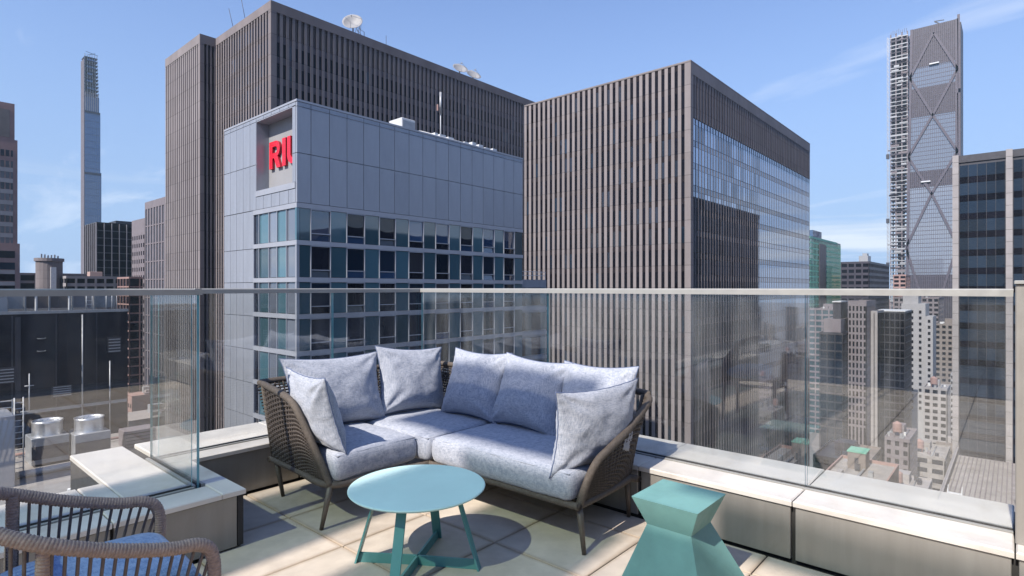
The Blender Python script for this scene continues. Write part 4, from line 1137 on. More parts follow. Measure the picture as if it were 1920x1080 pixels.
# -- right side
b = thing('glass_office_building', 'dark glass office building with broad pale stone piers on the right edge', 'office building', (190, 0, GROUND))
qx, qy1, qy0 = 156.0, 10.2, -48.0
MB().box(qx+.55, 232, qy0, qy1-.2, GROUND, 29.0).build('building_core', 'dark_metal', b)
MB().box(qx+.3, 232, qy0, qy1, 28.4, 29.9).build('roof_band', 'dark_metal', b)
yy = qy1; bays = []
while yy > qy0:
    MB().box(qx-.2, qx+.6, yy-1.05, yy, GROUND, 30.0).build('stone_pier', 'pale_stone', b)
    zz = 28.5
    while zz > -60:
        MB().box(qx-.21, qx-.199, yy-1.05, yy, zz-.05, zz).build('pier_joint', 'joint', b); zz -= 2.5
    bays.append((yy-8.65, yy-1.15)); yy -= 8.75
spec = []
zz = 27.8
while zz > -60:
    for a0, a1 in bays[:4]:
        for i in range(5):
            a = a0+1.5*i
            spec.append(('x', qx+.55, a+.04, a+1.46, zz-2.55, zz-.04)); spec.append(('x', qx+.55, a+.04, a+1.46, zz-3.86, zz-2.62))
    zz -= 3.9
spec.sort(key=lambda q: (q[2] < -10, -q[4]))
panes('pane', b, [q for q in spec if q[5]-q[4] > 2], .12, ['office_window'], [1], 150, .12)
panes('spandrel_pane', b, [q for q in spec if q[5]-q[4] < 2], .12, ['dark_window'], [1], 150, .08)
roof_slab(b, qx+1, 232, qy0, qy1, 29.9)

js = thing('skyscraper', 'tapering dark skyscraper with diagonal bracing on its glass face', 'skyscraper', (745, 65, GROUND))
jx, ja, jb = 722.5, 43.2, 86.7
jz = 270.0
def jl(z): return jb - 5.2*max(0, z)/270
def face_quad(z0, z1, name, m, o=0.0, inset=0.0):
    q = [(jx-o, ja+inset, z0), (jx-o, jl(z0)-inset, z0), (jx-o, jl(z1)-inset, z1), (jx-o, ja+inset, z1)]
    q2 = [(x+38, y, z) for x, y, z in q]
    return MB().add([q[0], q2[0], q2[1], q[1], q[3], q2[3], q2[2], q[2]], [(3,2,1,0),(4,5,6,7),(0,1,5,4),(1,2,6,5),(2,3,7,6),(3,0,4,7)]).build(name, m, js)
face_quad(GROUND, 15, 'louvred_shaft', 'bronze')
face_quad(15, 105, 'glass_shaft', 'sky_window'); face_quad(105.01, 122, 'louvred_shaft', 'bronze'); face_quad(122.01, 178, 'glass_shaft', 'sky_window')
face_quad(178.01, 208, 'louvred_shaft', 'bronze'); face_quad(208.01, 229, 'glass_shaft', 'sky_window'); face_quad(229.01, jz, 'louvred_shaft', 'bronze')
fg = MB()
for i in range(25):
    t = i/24
    def yy_(z): return ja + (jl(z)-ja)*t
    for z0, z1 in ((GROUND, 15), (105, 122), (178, 208), (229, jz)):
        fg.bar((jx-.25, yy_(z0), z0), (jx-.25, yy_(z1), z1), .55, .5, (1,0,0))
    for z0, z1 in ((15, 105), (122, 178), (208, 229)):
        fg.bar((jx-.1, yy_(z0), z0), (jx-.1, yy_(z1), z1), .22, .2, (1,0,0))
z = 0
while z < jz:
    fg.box(jx-.15, jx, ja, jl(z), z, z+.45); z += 4.3
fg.build('facade_grid', 'brace_metal', js, kind='stuff')
def brace(t0, z0, t1, z1):
    f = lambda t, z: (jx-.7, ja+(jl(z)-ja)*t, z)
    MB().bar(f(t0, z0), f(t1, z1), 2.1, 1.0, (1,0,0)).build('diagonal_brace', 'brace_metal', js)
for lo, hi in ((-40, 98), (98, 178), (178, 262)):
    md = (lo+hi)/2 if lo > 0 else 44
    for s in (0, 1):
        brace(.5, hi, s, md); brace(s, md, .5, lo)
for s in (0.012, .988): brace(s, GROUND+2, s, jz)
MB().box(jx+2, jx+34, ja-2.6, ja-.01, GROUND, jz-3).build('side_glazing', 'bronze', js)
for k in range(4): brace(-.035, -40+k*80, -.02, 40+k*78)
MB().bar((jx+1, 58, jz), (jx+1, 62, jz+3.5), 1, 1).bar((jx+1, 62, jz+3.5), (jx+1, 54, jz+2.6), .7, .7).build('roof_crane', 'dark_metal', js)
for zz, yy in ((110, 69), (229.5, 62)):
    MB().box(jx-2.2, jx-.9, yy-4, yy+4, zz, zz+1.2).build('cleaning_cradle', 'white_metal', js)

ct = thing('tower_under_construction', 'thin unfinished tower of bare floor slabs wrapped in scaffolding beside the braced skyscraper', 'tower', (768, 97, GROUND))
cx0, cx1, cy0, cy1 = 759, 777, 88.5, 105.0
z = -40; k = 0
rng = random.Random(3)
while z < 283:
    MB().box(cx0, cx1, cy0, cy1, z, z+(.9 if k % 5 else 1.8)).build('floor_slab', 'grey_metal' if k % 3 else 'bronze', ct)
    if rng.random() < .75:
        a = rng.uniform(cy0, cy1-6); MB().box(cx0-.3, cx0-.02, a, a+rng.uniform(3, 9), z+.9, z+rng.uniform(1.8, 3.2)).build('safety_net', rng.choice(['limestone_dark', 'grey_metal', 'mauve_stone']), ct)
    z += 4.2; k += 1
for yy in (cy0+.5, cy0+5.5, cy0+11, cy1-.6):
    for xx in (cx0+.6, cx1-.6): MB().box(xx-.55, xx+.55, yy-.55, yy+.55, GROUND, 284).build('column', 'mauve_stone', ct)
MB().box(cx0+6, cx1-6, cy0+5, cy0+10, GROUND, 283).build('lift_core', 'pale_stone', ct)
for yy in (cy1+.8, cy1+2.4): MB().box(cx0-.3, cx0+.3, yy, yy+.5, GROUND, 281).build('hoist_mast', 'grey_metal', ct)
hz = MB()
for q in range(70): hz.bar((cx0, cy1+1, -40+4.6*q), (cx0, cy1+2.6, -40+4.6*q+4.6), .3, .3)
hz.build('hoist_lattice', 'grey_metal', ct, kind='stuff')
for zz in (146, 74, 25): MB().box(cx0-1.2, cx0+1, cy1+.6, cy1+3.6, zz, zz+5).build('hoist_cabin', 'dark_metal', ct)
for q in range(9): MB().box(cx0+.2, cx0+.5, cy0+1+q*1.8, cy0+1.3+q*1.8, 283, 286+random.random()*3).build('rebar_stub', 'dark_metal', ct)

b = thing('glass_office_building', 'green glass tower with a blue rooftop box near the horizon', 'office building', (470, 113, GROUND))
MB().box(437.7, 532, 107.9, 124, GROUND, 37.6).build('glazing', 'teal_window', b)
MB().box(437.6, 520, 107.6, 107.89, 36.4, 37.9).build('roof_band', 'copper_green', b)
MB().box(455, 480, 110, 118, 37.6, 43.5).build('rooftop_box', 'blue_window', b)
for k in range(22): MB().box(437.75, 532, 107.7, 107.89, 33-4*k, 34-4*k).build('floor_band', 'copper_green', b)
for k in range(24): MB().box(439+4*k, 439.4+4*k, 107.6, 107.69, -60, 36.3).build('mullion', 'copper_green', b)
MB().box(462, 482, 107.45, 107.59, -60, 34).build('pale_panel', 'tan_stone', b)
block('office_building', 'low dark purple office block with rooftop units between the green tower and the unfinished tower', 'office building', 474, 560, 78, 96, 20.5, 'bronze', 'dark_window', 5, 4.2, 1.0, 1.8, 1.5, 'xy')
o = MB().box(505, 517, 84, 90, 20, 26).box(507, 514, 85, 88, 26, 28).build('rooftop_unit', 'grey_metal', org=(511,87,20)); tag(o, 'stepped grey unit on the roof of the dark purple office block', 'roof plant')
block('office_building', 'brick-red office block just left of the foot of the braced skyscraper', 'office building', 640, 668, 76, 86, 14, 'brown_stone', 'dark_window', 4, 3.8, 1.3, 1.6, 1.4, 'xy')

# buildings down in the street canyon, seen through the right glass
g2 = block('office_building', 'dark green glass office block with a stepped crown, seen through the right glass', 'office building', 287.2, 310, 57.3, 66.8, -18.5, 'dark_metal', 'office_window', 3.0, 3.8, .3, .7, 1.0, 'xy')
MB().box(289, 308, 58.5, 65.5, -18.5, -12.5).build('crown', 'mauve_stone', g2)
MB().box(291.5, 305, 59, 62.2, -12.5, -5.0).build('upper_crown', 'dark_metal', g2)
MB().box(291, 305, 58.8, 62.4, -5.0, -4.5).build('crown_cap', 'white_metal', g2)
block('apartment_tower', 'narrow tan tower with close-set piers between the green glass block and the black slab', 'tower', 296, 318, 49.8, 57, -4.2, 'mauve_stone', 'dark_window', 1.5, 3.2, .7, 1.0, 2.5, 'xy', parts=False)
block('slab_building', 'pale blank-sided slab beside the narrow tan tower', 'building', 305, 322, 47.0, 49.6, -9.0, 'pale_stone', 'dark_window', 3, 200, 2.9, 2, 1.0, 'x')
b = block('office_building', 'black office slab with a white roof edge beside the white tower', 'office building', 326.8, 350, 39.2, 51.5, -9.8, 'dark_metal', 'dark_window', 2.2, 3.6, .25, .5, .8, 'xy')
MB().box(326.6, 350, 39.1, 51.6, -9.8, -9.4).build('roof_edge', 'white_metal', b)
b = thing('apartment_tower', 'white stepped apartment tower dotted with small dark windows', 'apartment tower', (404, 42, GROUND))
MB().box(396, 415, 38.0, 49.3, GROUND, -7.5).build('shaft', 'white_wall', b)
MB().box(398, 412, 41.5, 48.8, -7.5, -2.2).build('upper_stage', 'white_wall', b)
MB().box(395, 413, 34.5, 37.9, GROUND, -14.5).build('side_wing', 'white_wall', b)
for k in range(17):
    z = -13-3.4*k
    for y in (45.9, 43.6, 39.8): MB().box(395.9, 395.99, y, y+1.2, z, z+1.7).build('window', 'dark_window', b)
    MB().box(394.9, 394.99, 35.6, 36.8, z-5, z-3.3).build('window', 'dark_window', b)
    MB().box(399+k*0.9, 399.7+k*.9, 37.8, 37.89, -30, -28.3).build('window', 'dark_window', b)
spec_blocks = [
 ('terraced_building', 'pale terraced building with white balcony bands down in the street', 400, 428, 15, 27, -46, 'white_wall', 'dark_window', 30, 3.2, .4, 1.5),
 ('apartment_building', 'tan mid-rise block behind the white stepped tower', 470, 500, 24, 40, -22, 'tan_stone', 'dark_window', 3, 3.5, 1.4, 1.6),
 ('apartment_building', 'mauve mid-rise block with setbacks right of the white tower', 520, 555, 10, 38, -32, 'mauve_stone', 'dark_window', 3.4, 3.6, 1.4, 1.8),
 ('apartment_building', 'cream corner block with a flat roof beside the terraced building', 366, 384, 26, 36, -50, 'pale_stone', 'dark_window', 3, 3.4, 1.3, 1.5),
 ('warehouse_building', 'wide low grey block at the foot of the black slab', 300, 325, 22, 38, -70, 'roof_membrane', 'dark_window', 5, 4, 1.6, 2),
 ('apartment_building', 'brown block low in the canyon in front of the dark green glass block', 240, 268, 40, 58, -62, 'tan_stone', 'dark_window', 3, 3.4, 1.4, 1.6),
 ('apartment_building', 'grey-brown block low in the canyon with a stone cornice', 262, 285, 30, 38, -56, 'mauve_stone', 'dark_window', 3, 3.4, 1.3, 1.5),
 ('office_building', 'dark far-off block filling the end of the street canyon', 640, 700, -30, 24, -8, 'bronze', 'dark_window', 4, 3.8, 1.2, 1.6),
 ('office_building', 'long purple-grey block behind the white stepped tower', 560, 600, 45, 75, -6, 'mauve_stone', 'dark_window', 4, 3.8, 1.2, 1.6),
 ('office_building', 'dim green-grey block to the right of the green glass tower', 420, 450, 84, 104, -12, 'mauve_stone', 'teal_window', 4, 3.8, .8, 1.2),
 ('apartment_building', 'small beige block below the white roof edge of the black slab', 228, 250, 22, 36, -66, 'pale_stone', 'dark_window', 3, 3.4, 1.4, 1.6),
]
for nm, lab, x0, x1, y0, y1, z1, st, wi, bay, fl, pw0, sh0 in spec_blocks:
    block(nm, lab, 'building', x0, x1, y0, y1, z1, st, wi, bay, fl, pw0, sh0, 1.2, 'xy', zb=-94, clutter=True, tank=z1 < -40)
# near roofs below the right glass
rf = thing('brick_roof_building', 'broad flat brown roof far below the right glass railing', 'building', (165, 30, GROUND))
MB().box(150, 204, 26, 41, GROUND, -52).build('wall', 'brown_stone', rf)
MB().box(150.4, 203.6, 26.4, 40.6, -52, -51.9).build('roof', 'roof_membrane', rf)
for q in range(9):
    a, b_ = 161+4.4*q, 28+(q*37 % 11)
    MB().box(a, a+1.4+q % 3, b_, b_+1.2, -51.9, -50.9+.3*(q % 4)).build('roof_unit', ['grey_metal', 'dark_metal', 'pale_stone'][q % 3], rf)
MB().tube(crv([(160,31,-51.4),(176,31,-51.4),(178,33,-51.4),(200,33,-51.4)], 4), .3, 7).build('roof_duct', 'grey_metal', rf)
MB().box(150, 204, 26, 26.4, -52, -51).box(150, 204, 40.6, 41, -52, -51).box(150, 150.4, 26.4, 40.6, -52, -51).box(203.6, 204, 26.4, 40.6, -52, -51).build('roof_parapet', 'brown_stone', rf)
def hut(name, label, x, y, z, w, d, h_, m, cap='white_metal'):
    r = thing(name, label, 'roof hut', (x, y, z))
    MB().box(x-w/2, x+w/2, y-d/2, y+d/2, z, z+h_).build('walls', m, r)
    MB().box(x-w/2-.2, x+w/2+.2, y-d/2-.2, y+d/2+.2, z+h_, z+h_+.3).build('roof', cap, r)
    MB().box(x-w/2-.05, x-w/2, y-.5, y+.5, z+.05, z+h_*.7).build('door', 'dark_metal', r)
hut('roof_hut', 'tan stair hut with a white-edged roof on the flat brown roof', 158, 37, -51.9, 5, 4.4, 5.5, 'tan_stone')
hut('roof_hut', 'small hut with a green copper roof on the flat brown roof', 196, 35, -51.9, 6, 4.6, 5, 'tan_stone', 'copper_green')
nr = thing('terrace_roof_building', 'nearer grey roof with ribbed seams and a white stair rail below the right corner', 'building', (135, 2, GROUND))
MB().box(112, 154, -20, 9.5, GROUND, -34).build('wall', 'tan_stone', nr)
MB().box(112.5, 153.5, -19.5, 9, -34, -33.9).build('roof', 'roof_membrane', nr)
for q in range(5):
    MB().box(124+5*q, 126+5*q, -2-1.5*q, 0-1.5*q, -33.9, -32.6+.2*q).build('roof_unit', ['grey_metal', 'white_metal', 'mauve_stone', 'dark_metal', 'grey_metal'][q], nr)
for k in range(40): MB().box(114, 153, -18+.68*k, -17.85+.68*k, -33.9, -33.7).build('roof_seam', 'mauve_stone', nr)
MB().box(112, 154, 9.0, 9.5, -34, -32.4).box(112, 112.5, -20, 9, -34, -32.4).build('roof_parapet', 'pale_stone', nr)
for k in range(3): MB().box(118+.0*k, 121, -6-3*k, -4-3*k, -33.9, -31.5).build('vent_box', 'pale_stone', nr)
st_ = thing('roof_stair', 'white roof stair with handrails at the edge of the nearer grey roof', 'stair', (116, 8, -34))
for k in range(8): MB().box(113+.5*k, 113.5+.5*k, 6.4, 8.2, -33.9+.28*k, -33.6+.28*k).build('step', 'white_metal', st_)
for y in (6.4, 8.2): MB().bar((113, y, -32.8), (117, y, -30.6), .08, .08).bar((113, y, -33.9), (113, y, -32.8), .08, .08).bar((117, y, -33.9), (117, y, -30.6), .08, .08).build('handrail', 'white_metal', st_)

# blocks added unseen behind the viewer, for the hotel windows to mirror
block('office_building', 'lower dark office block added unseen behind the terrace for windows to mirror', 'office building', 50, 84, -90, -42, 13, 'bronze', 'dark_window', 3.2, 3.9, 1.0, 1.4, 2.0, 'YX', zb=-60)
block('office_building', 'taller dark office block added unseen behind the terrace for windows to mirror', 'office building', 86, 175, -95, -44, 18, 'bronze', 'dark_window', 3.2, 3.9, 1.0, 1.4, 2.0, 'YX', zb=-60)
# the packed low roofs of the streets far below: one mass
rng = random.Random(21)
mats_ = ['mauve_stone', 'tan_stone', 'roof_gravel', 'limestone_dark', 'brown_stone', 'pale_stone', 'dark_metal', 'grey_metal']
rm = MB()
keep = [(180, 240, 20, 60), (285, 312, 30, 68), (294, 352, 36, 58), (392, 430, 12, 52)]
def city_patch(xa, xb, ya, yb, n, zlo, zhi):
    for _ in range(n):
        x, y = rng.uniform(xa, xb), rng.uniform(ya, yb); w, d = rng.uniform(9, 26), rng.uniform(8, 20)
        if any(x-w < q[1] and x+w > q[0] and y-d < q[3] and y+d > q[2] for q in keep): continue
        keep.append((x-w*.5, x+w*.5, y-d*.5, y+d*.5))
        z = rng.uniform(zlo, zhi); mi = rng.choice([0, 0, 1, 2, 3, 4, 6])
        rm.box(x-w/2, x+w/2, y-d/2, y+d/2, GROUND, z, mi)
        for s_ in range(int((z-GROUND-4)/3.6)):       # window rows
            zz = z-2.6-3.6*s_
            k = 0
            while k*2.6 < d-2:
                yy = y-d/2+1+k*2.6; rm.box(x-w/2-.06, x-w/2+.02, yy, yy+1.3, zz-1.6, zz, 3); k += 1
        rm.box(x-w/2, x-w/2+.4, y-d/2, y+d/2, z, z+.9, mi); rm.box(x-w/2+.4, x+w/2, y-d/2, y-d/2+.4, z, z+.9, mi)
        for _k in range(rng.randint(2, 5)):
            a, b2, h2 = rng.uniform(-.35, .35)*w, rng.uniform(-.35, .35)*d, rng.uniform(.8, 3.2)
            rm.box(x+a-rng.uniform(.6, 2), x+a+rng.uniform(.6, 2), y+b2-rng.uniform(.5, 1.6), y+b2+1, z, z+h2, rng.choice([0, 2, 5, 7]))
        if rng.random() < .35:                            # wooden water tank on legs
            a, b2 = x+rng.uniform(-.3, .3)*w, y+rng.uniform(-.3, .3)*d
            rm.lathe([(.01,5.8),(1.5,4.9),(1.5,1.8),(.01,1.8)], 10, (a,b2,z), 4, False)
            for u in (-1, 1):
                for v in (-1, 1): rm.box(a+u-.1, a+u+.1, b2+v-.1, b2+v+.1, z, z+1.8, 3)
city_patch(150, 420, -30, 70, 240, -90, -66)
city_patch(420, 900, -90, 150, 260, -88, -40)
city_patch(900, 2200, -300, 400, 260, -86, -30)
city_patch(-60, 120, 110, 330, 90, -80, -30)
rm.build('city_rooftops', mats_, kind='stuff')

# the air over the city: thin, even haze
hzm = bpy.data.materials.new('haze'); hzm.use_nodes = True
hn = hzm.node_tree.nodes; hl = hzm.node_tree.links
hn.remove(hn['Principled BSDF'])
pv = hn.new('ShaderNodeVolumePrincipled')
pv.inputs['Color'].default_value = (0.60, 0.82, 1.0, 1); pv.inputs['Density'].default_value = 0.00008; pv.inputs['Anisotropy'].default_value = 0.0
hl.new(pv.outputs[0], hn['Material Output'].inputs['Volume'])
M['haze'] = hzm
MB().box(-4100, 4100, -4100, 4100, GROUND-3.5, 345).build('haze', 'haze', kind='stuff')
# ================================================================ FURNITURE
# ---- corner sofa
sofa = thing('corner_sofa', 'L-shaped outdoor corner sofa with woven brown arms and blue-grey seat cushions', 'sofa', (2.6, 3.2, 0))
BZ = 0.262
base = crv([(1.87,3.10,BZ),(2.2,3.05,BZ),(2.50,2.99,BZ),(2.55,2.93,BZ),(2.56,2.4,BZ),(2.57,1.84,BZ),(2.61,1.79,BZ),(2.9,1.79,BZ),(3.16,1.81,BZ),(3.20,1.86,BZ),(3.21,3.0,BZ),(3.21,3.84,BZ),(3.16,3.89,BZ),(2.5,3.89,BZ),(1.93,3.89,BZ),(1.89,3.84,BZ),(1.88,3.5,BZ)], 5, True)
MB().tube(base, 0.021, 8, True).build('base_rail', 'sofa_frame', sofa)
top = crv([(1.87,3.10,BZ),(1.835,3.17,.42),(1.79,3.25,.60),(1.765,3.32,.715),(1.765,3.42,.762),(1.80,3.65,.778),(1.85,3.92,.785),(1.92,4.00,.785),(2.5,4.01,.785),(3.25,4.01,.785),(3.36,3.96,.785),(3.385,3.85,.785),(3.40,3.0,.78),(3.41,1.93,.765),(3.38,1.80,.745),(3.30,1.755,.715),(3.0,1.72,.615),(2.78,1.715,.545),(2.69,1.725,.505),(2.645,1.745,.44),(2.61,1.775,.33),(2.60,1.79,BZ)], 7)
MB().tube(top, 0.0225, 9).build('top_rail', 'sofa_frame', sofa)
for a, b in (((1.90,3.87,BZ),(1.85,3.93,.78)), ((3.19,1.83,BZ),(3.385,1.83,.75)), ((3.2,3.88,BZ),(3.36,3.96,.78))):
    MB().tube([a, b], 0.017, 8).build('upright', 'sofa_frame', sofa)
for a, b in (((1.875,3.10,BZ+.01),(1.825,3.125,0)), ((1.91,3.86,BZ),(1.945,3.83,0)), ((2.605,1.80,BZ+.01),(2.60,1.762,0)), ((3.18,1.83,BZ),(3.215,1.84,0)), ((2.47,3.01,BZ),(2.45,3.03,0)), ((2.555,2.90,BZ),(2.575,2.88,0)), ((3.19,3.86,BZ),(3.2,3.87,0))):
    MB().tube([a, Vector(a).lerp(Vector(b), .5), b], [0.021, 0.0165, 0.012], 9).build('leg', 'sofa_leg', sofa)
for a, b in (((1.88,3.45,BZ),(2.5,3.4,BZ)), ((2.56,2.3,BZ),(3.2,2.3,BZ)), ((2.5,2.98,BZ),(3.2,3.4,BZ))):
    MB().tube([a, b], 0.014, 6).build('seat_bearer', 'sofa_leg', sofa)
def weave(bot, topc, nu, nv, r, name='woven_panel'):
    """basket weave between two guide curves: real crossing strands in one panel"""
    bot = [Vector(p) for p in bot]; topc = [Vector(p) for p in topc]
    def on(c, t):
        f = t*(len(c)-1); i = min(int(f), len(c)-2); return c[i].lerp(c[i+1], f-i)
    def P(u, v): return on(bot, u).lerp(on(topc, u), v)
    def Nn(u, v):
        e = 0.01
        a = P(min(u+e,1), v)-P(max(u-e,0), v); b = P(u, min(v+e,1))-P(u, max(v-e,0))
        n = a.cross(b); return n.normalized() if n.length else Vector((0,1,0))
    mb = MB()
    for i in range(1, nu):
        u = i/nu; pts = []
        for j in range(nv*2+1):
            v = j/(nv*2); s = math.cos(math.pi*(v*nv + i))
            pts.append(P(u, v) + Nn(u, v)*r*s)
        mb.tube(pts, r*0.95, 5, caps=False)
    for j in range(1, nv):
        v = j/nv; pts = []
        for i in range(nu*2+1):
            u = i/(nu*2); s = -math.cos(math.pi*(u*nu + j))
            pts.append(P(u, v) + Nn(u, v)*r*s)
        mb.tube(pts, r*1.15, 5, caps=False)
    o = mb.build(name, 'wicker', sofa)
    return o
weave([(1.872,3.11,BZ),(1.88,3.5,BZ),(1.893,3.86,BZ)], crv([(1.86,3.115,.30),(1.81,3.21,.52),(1.775,3.29,.66),(1.768,3.38,.742),(1.80,3.65,.772),(1.845,3.91,.778)], 5), 26, 32, 0.0064)
weave([(2.615,1.79,BZ),(2.9,1.79,BZ),(3.185,1.82,BZ)], crv([(2.62,1.77,.33),(2.655,1.74,.45),(2.72,1.72,.515),(3.0,1.72,.612),(3.28,1.755,.70),(3.375,1.815,.742)], 5), 30, 26, 0.0064)
weave([(3.21,1.87,BZ),(3.21,3.84,BZ)], [(3.405,1.9,.75),(3.40,3.0,.77),(3.385,3.86,.778)], 70, 24, 0.0055)
weave([(3.17,3.89,BZ),(1.92,3.89,BZ)], [(3.3,4.0,.778),(1.83,3.98,.778)], 46, 24, 0.0055)

def seat_pad(name, x0, x1, y0, y1, z0, z1, seed, notch=None):
    """upholstered seat cushion: soft rounded block with a crowned top and a seam"""
    nx, ny, nz = 26, 26, 7
    mb = MB(); idx = {}
    vs = []; fs = []
    def put(i, j, k):
        key = (i, j, k)
        if key in idx: return idx[key]
        u, v, w = 2*i/nx-1, 2*j/ny-1, 2*k/nz-1
        hx, hy, hz = (x1-x0)/2, (y1-y0)/2, (z1-z0)/2
        rad = 0.038
        p = Vector((u*hx, v*hy, w*hz))
        q = Vector((max(-hx+rad, min(hx-rad, p.x)), max(-hy+rad, min(hy-rad, p.y)), max(-hz+rad, min(hz-rad, p.z))))
        d = p - q
        if d.length > 1e-6: p = q + d.normalized()*min(rad, max(abs(d.x), abs(d.y), abs(d.z)))
        crown = (1-u**4)*(1-v**4)
        if w > 0: p.z += 0.014*crown*w
        n = noise.noise(Vector((p.x*7+seed, p.y*7, p.z*4)))*0.005 + noise.noise(Vector((p.x*19+seed, p.y*19, p.z*12)))*0.0022
        e = Vector((u if abs(u) > .9 else 0, v if abs(v) > .9 else 0, w if abs(w) > .9 else 0))
        if e.length: p += e.normalized()*n
        if abs(w) < 0.7: p += Vector((u if abs(u) > .98 else 0, v if abs(v) > .98 else 0, 0))*0.006*(1-w*w)
        idx[key] = len(vs); vs.append(p + Vector(((x0+x1)/2, (y0+y1)/2, (z0+z1)/2)))
        return idx[key]
    for i in range(nx):
        for j in range(ny):
            fs.append((put(i,j,nz), put(i+1,j,nz), put(i+1,j+1,nz), put(i,j+1,nz)))
            fs.append((put(i,j+1,0), put(i+1,j+1,0), put(i+1,j,0), put(i,j,0)))
    for k in range(nz):
        for i in range(nx):
            fs.append((put(i,0,k), put(i+1,0,k), put(i+1,0,k+1), put(i,0,k+1)))
            fs.append((put(i+1,ny,k), put(i,ny,k), put(i,ny,k+1), put(i+1,ny,k+1)))
        for j in range(ny):
            fs.append((put(0,j+1,k), put(0,j,k), put(0,j,k+1), put(0,j+1,k+1)))
            fs.append((put(nx,j,k), put(nx,j+1,k), put(nx,j+1,k+1), put(nx,j,k+1)))
    mb.add(vs, fs, 0, True)
    o = mb.build(name, 'sofa_fabric', sofa, org=((x0+x1)/2, (y0+y1)/2, z0))
    sm = MB(); h = 0.005; zt = z1-0.012
    lp = crv([(x0+.012,y0+.012,zt),(x1-.012,y0+.012,zt),(x1-.012,y1-.012,zt),(x0+.012,y1-.012,zt)], 1, True)
    pp = []
    for c, d in zip(lp, lp[1:]+lp[:1]):
        for t in range(8): pp.append(c.lerp(d, t/8))
    sm.tube(pp, 0.0032, 5, True)
    sm.build('piping', 'sofa_fabric', o)
    return o
seat_pad('seat_cushion', 1.885, 2.505, 3.055, 3.80, 0.275, 0.447, 1.0)
seat_pad('seat_cushion', 2.512, 3.20, 2.965, 3.80, 0.275, 0.447, 5.0)
seat_pad('seat_cushion', 2.535, 3.20, 1.815, 2.955, 0.275, 0.447, 9.0)

# ---- loose cushions
def pillow(label, base, wdir, lean, w, h, t, seed, turn=0.0, ear=0.115, sag=0.0):
    """base: middle of the lower edge on the seat; wdir: direction of its width; lean: horizontal direction its top falls to, times tan"""
    n = 44
    X = Vector((wdir[0], wdir[1], 0)).normalized()
    Z = (Vector((0,0,1)) + Vector((lean[0], lean[1], 0))).normalized()
    Y = Z.cross(X).normalized(); X = Y.cross(Z).normalized()
    if turn: X, Z = X*math.cos(turn)+Z*math.sin(turn), Z*math.cos(turn)-X*math.sin(turn)
    mw = Matrix((X, Y, Z)).transposed().to_4x4(); mw.translation = Vector(base)
    rng = random.Random(seed)
    cr_ = [(rng.uniform(.5, 1), rng.uniform(0, 6.28)) for _ in range(4)]
    def sil(u, v):
        x = u*(1 - ear*(1-v*v)**1.0) ; z = v*(1 - ear*(1-u*u)**1.0)
        return x*w/2, h/2 + z*h/2
    vs = []; fs = []
    def thick(u, v):
        a = max(0, 1-abs(u)**2.6); b = max(0, 1-abs(v)**2.6)
        th = t/2*(a**0.55)*(b**0.55)
        th *= 1.0 - 0.22*v*1.0           # heavier low down
        return th
    def wr(u, v, s):
        x, z = sil(u, v)
        q = 0
        for ci, (cu, cv) in enumerate(((1,1),(-1,1),(1,-1),(-1,-1))):   # creases that run in from the corners
            du, dv = cu-u, cv-v; r = math.hypot(du, dv); an = math.atan2(dv, du)
            am, ph = cr_[ci]
            q += am*0.008*math.exp(-((r-0.45)/0.33)**2)*math.sin(an*9+ph+s)
        edge = min(1-abs(u), 1-abs(v))
        q += 0.0045*math.exp(-edge/0.10)*math.sin((u if abs(v) > abs(u) else v)*34+seed*3+s+3*noise.noise(Vector((u*3, v*3, seed))))
        q += 0.010*noise.noise(Vector((u*2.1+seed, v*2.1, s*3)))
        q += 0.004*noise.noise(Vector((u*5+seed, v*5, s*3)))
        return q
    for s in (1, -1):
        b0 = len(vs)
        for i in range(n+1):
            for j in range(n+1):
                u = math.sin((2*i/n-1)*math.pi/2*0.98)/math.sin(math.pi/2*0.98); v = math.sin((2*j/n-1)*math.pi/2*0.98)/math.sin(math.pi/2*0.98)
                th = thick(u, v)
                d = th + wr(u, v, s)*min(1, th/0.03)
                x, z = sil(u, v)
                if v < -0.6: z += 0.02*(-(v+0.6)/0.4)*(1-u*u)*0.2
                vs.append(Vector((x, -s*d, z)))
        for i in range(n):
            for j in range(n):
                a = b0+i*(n+1)+j; q = (a, a+(n+1), a+(n+1)+1, a+1)
                fs.append(q if s == 1 else q[::-1])
    me = bpy.data.meshes.new('cushion')
    me.from_pydata([tuple(v) for v in vs], [], fs); me.materials.append(M['sofa_fabric'])
    me.polygons.foreach_set('use_smooth', [True]*len(fs)); 
    bm = bmesh.new(); bm.from_mesh(me); bmesh.ops.remove_doubles(bm, verts=bm.verts, dist=0.0004); bm.to_mesh(me); bm.free(); me.update()
    o = bpy.data.objects.new('cushion', me); COL.objects.link(o)
    o.matrix_world = mw; WL[o] = Vector(base)
    tag(o, label, 'cushion', 'loose cushions on the sofa')
    # edge seam, a thin cord round the outline
    ep = []
    K = 26
    for k in range(K): ep.append(sil(-1+2*k/K, -1))
    for k in range(K): ep.append(sil(1, -1+2*k/K))
    for k in range(K): ep.append(sil(1-2*k/K, 1))
    for k in range(K): ep.append(sil(-1, 1-2*k/K))
    mb = MB().tube([(x, 0.0015*math.sin(i*1.7), z) for i, (x, z) in enumerate(ep)], 0.0036, 5, True)
    pm_ = mb.mesh('piping', (0,0,0), 'seam')
    p = bpy.data.objects.new('piping', pm_); COL.objects.link(p); p.parent = o
    return o
pillow('wide pale blue-grey cushion against the left back, behind the slumped arm cushion', (2.285,3.65,.445), (1,0), (0.02,.26), .80, .53, .21, 3, 0.0)
pillow('square blue-grey cushion in the inner corner of the sofa, facing the viewer', (2.945,3.63,.445), (1,-.04), (0.10,.24), .66, .54, .20, 4, 0.0)
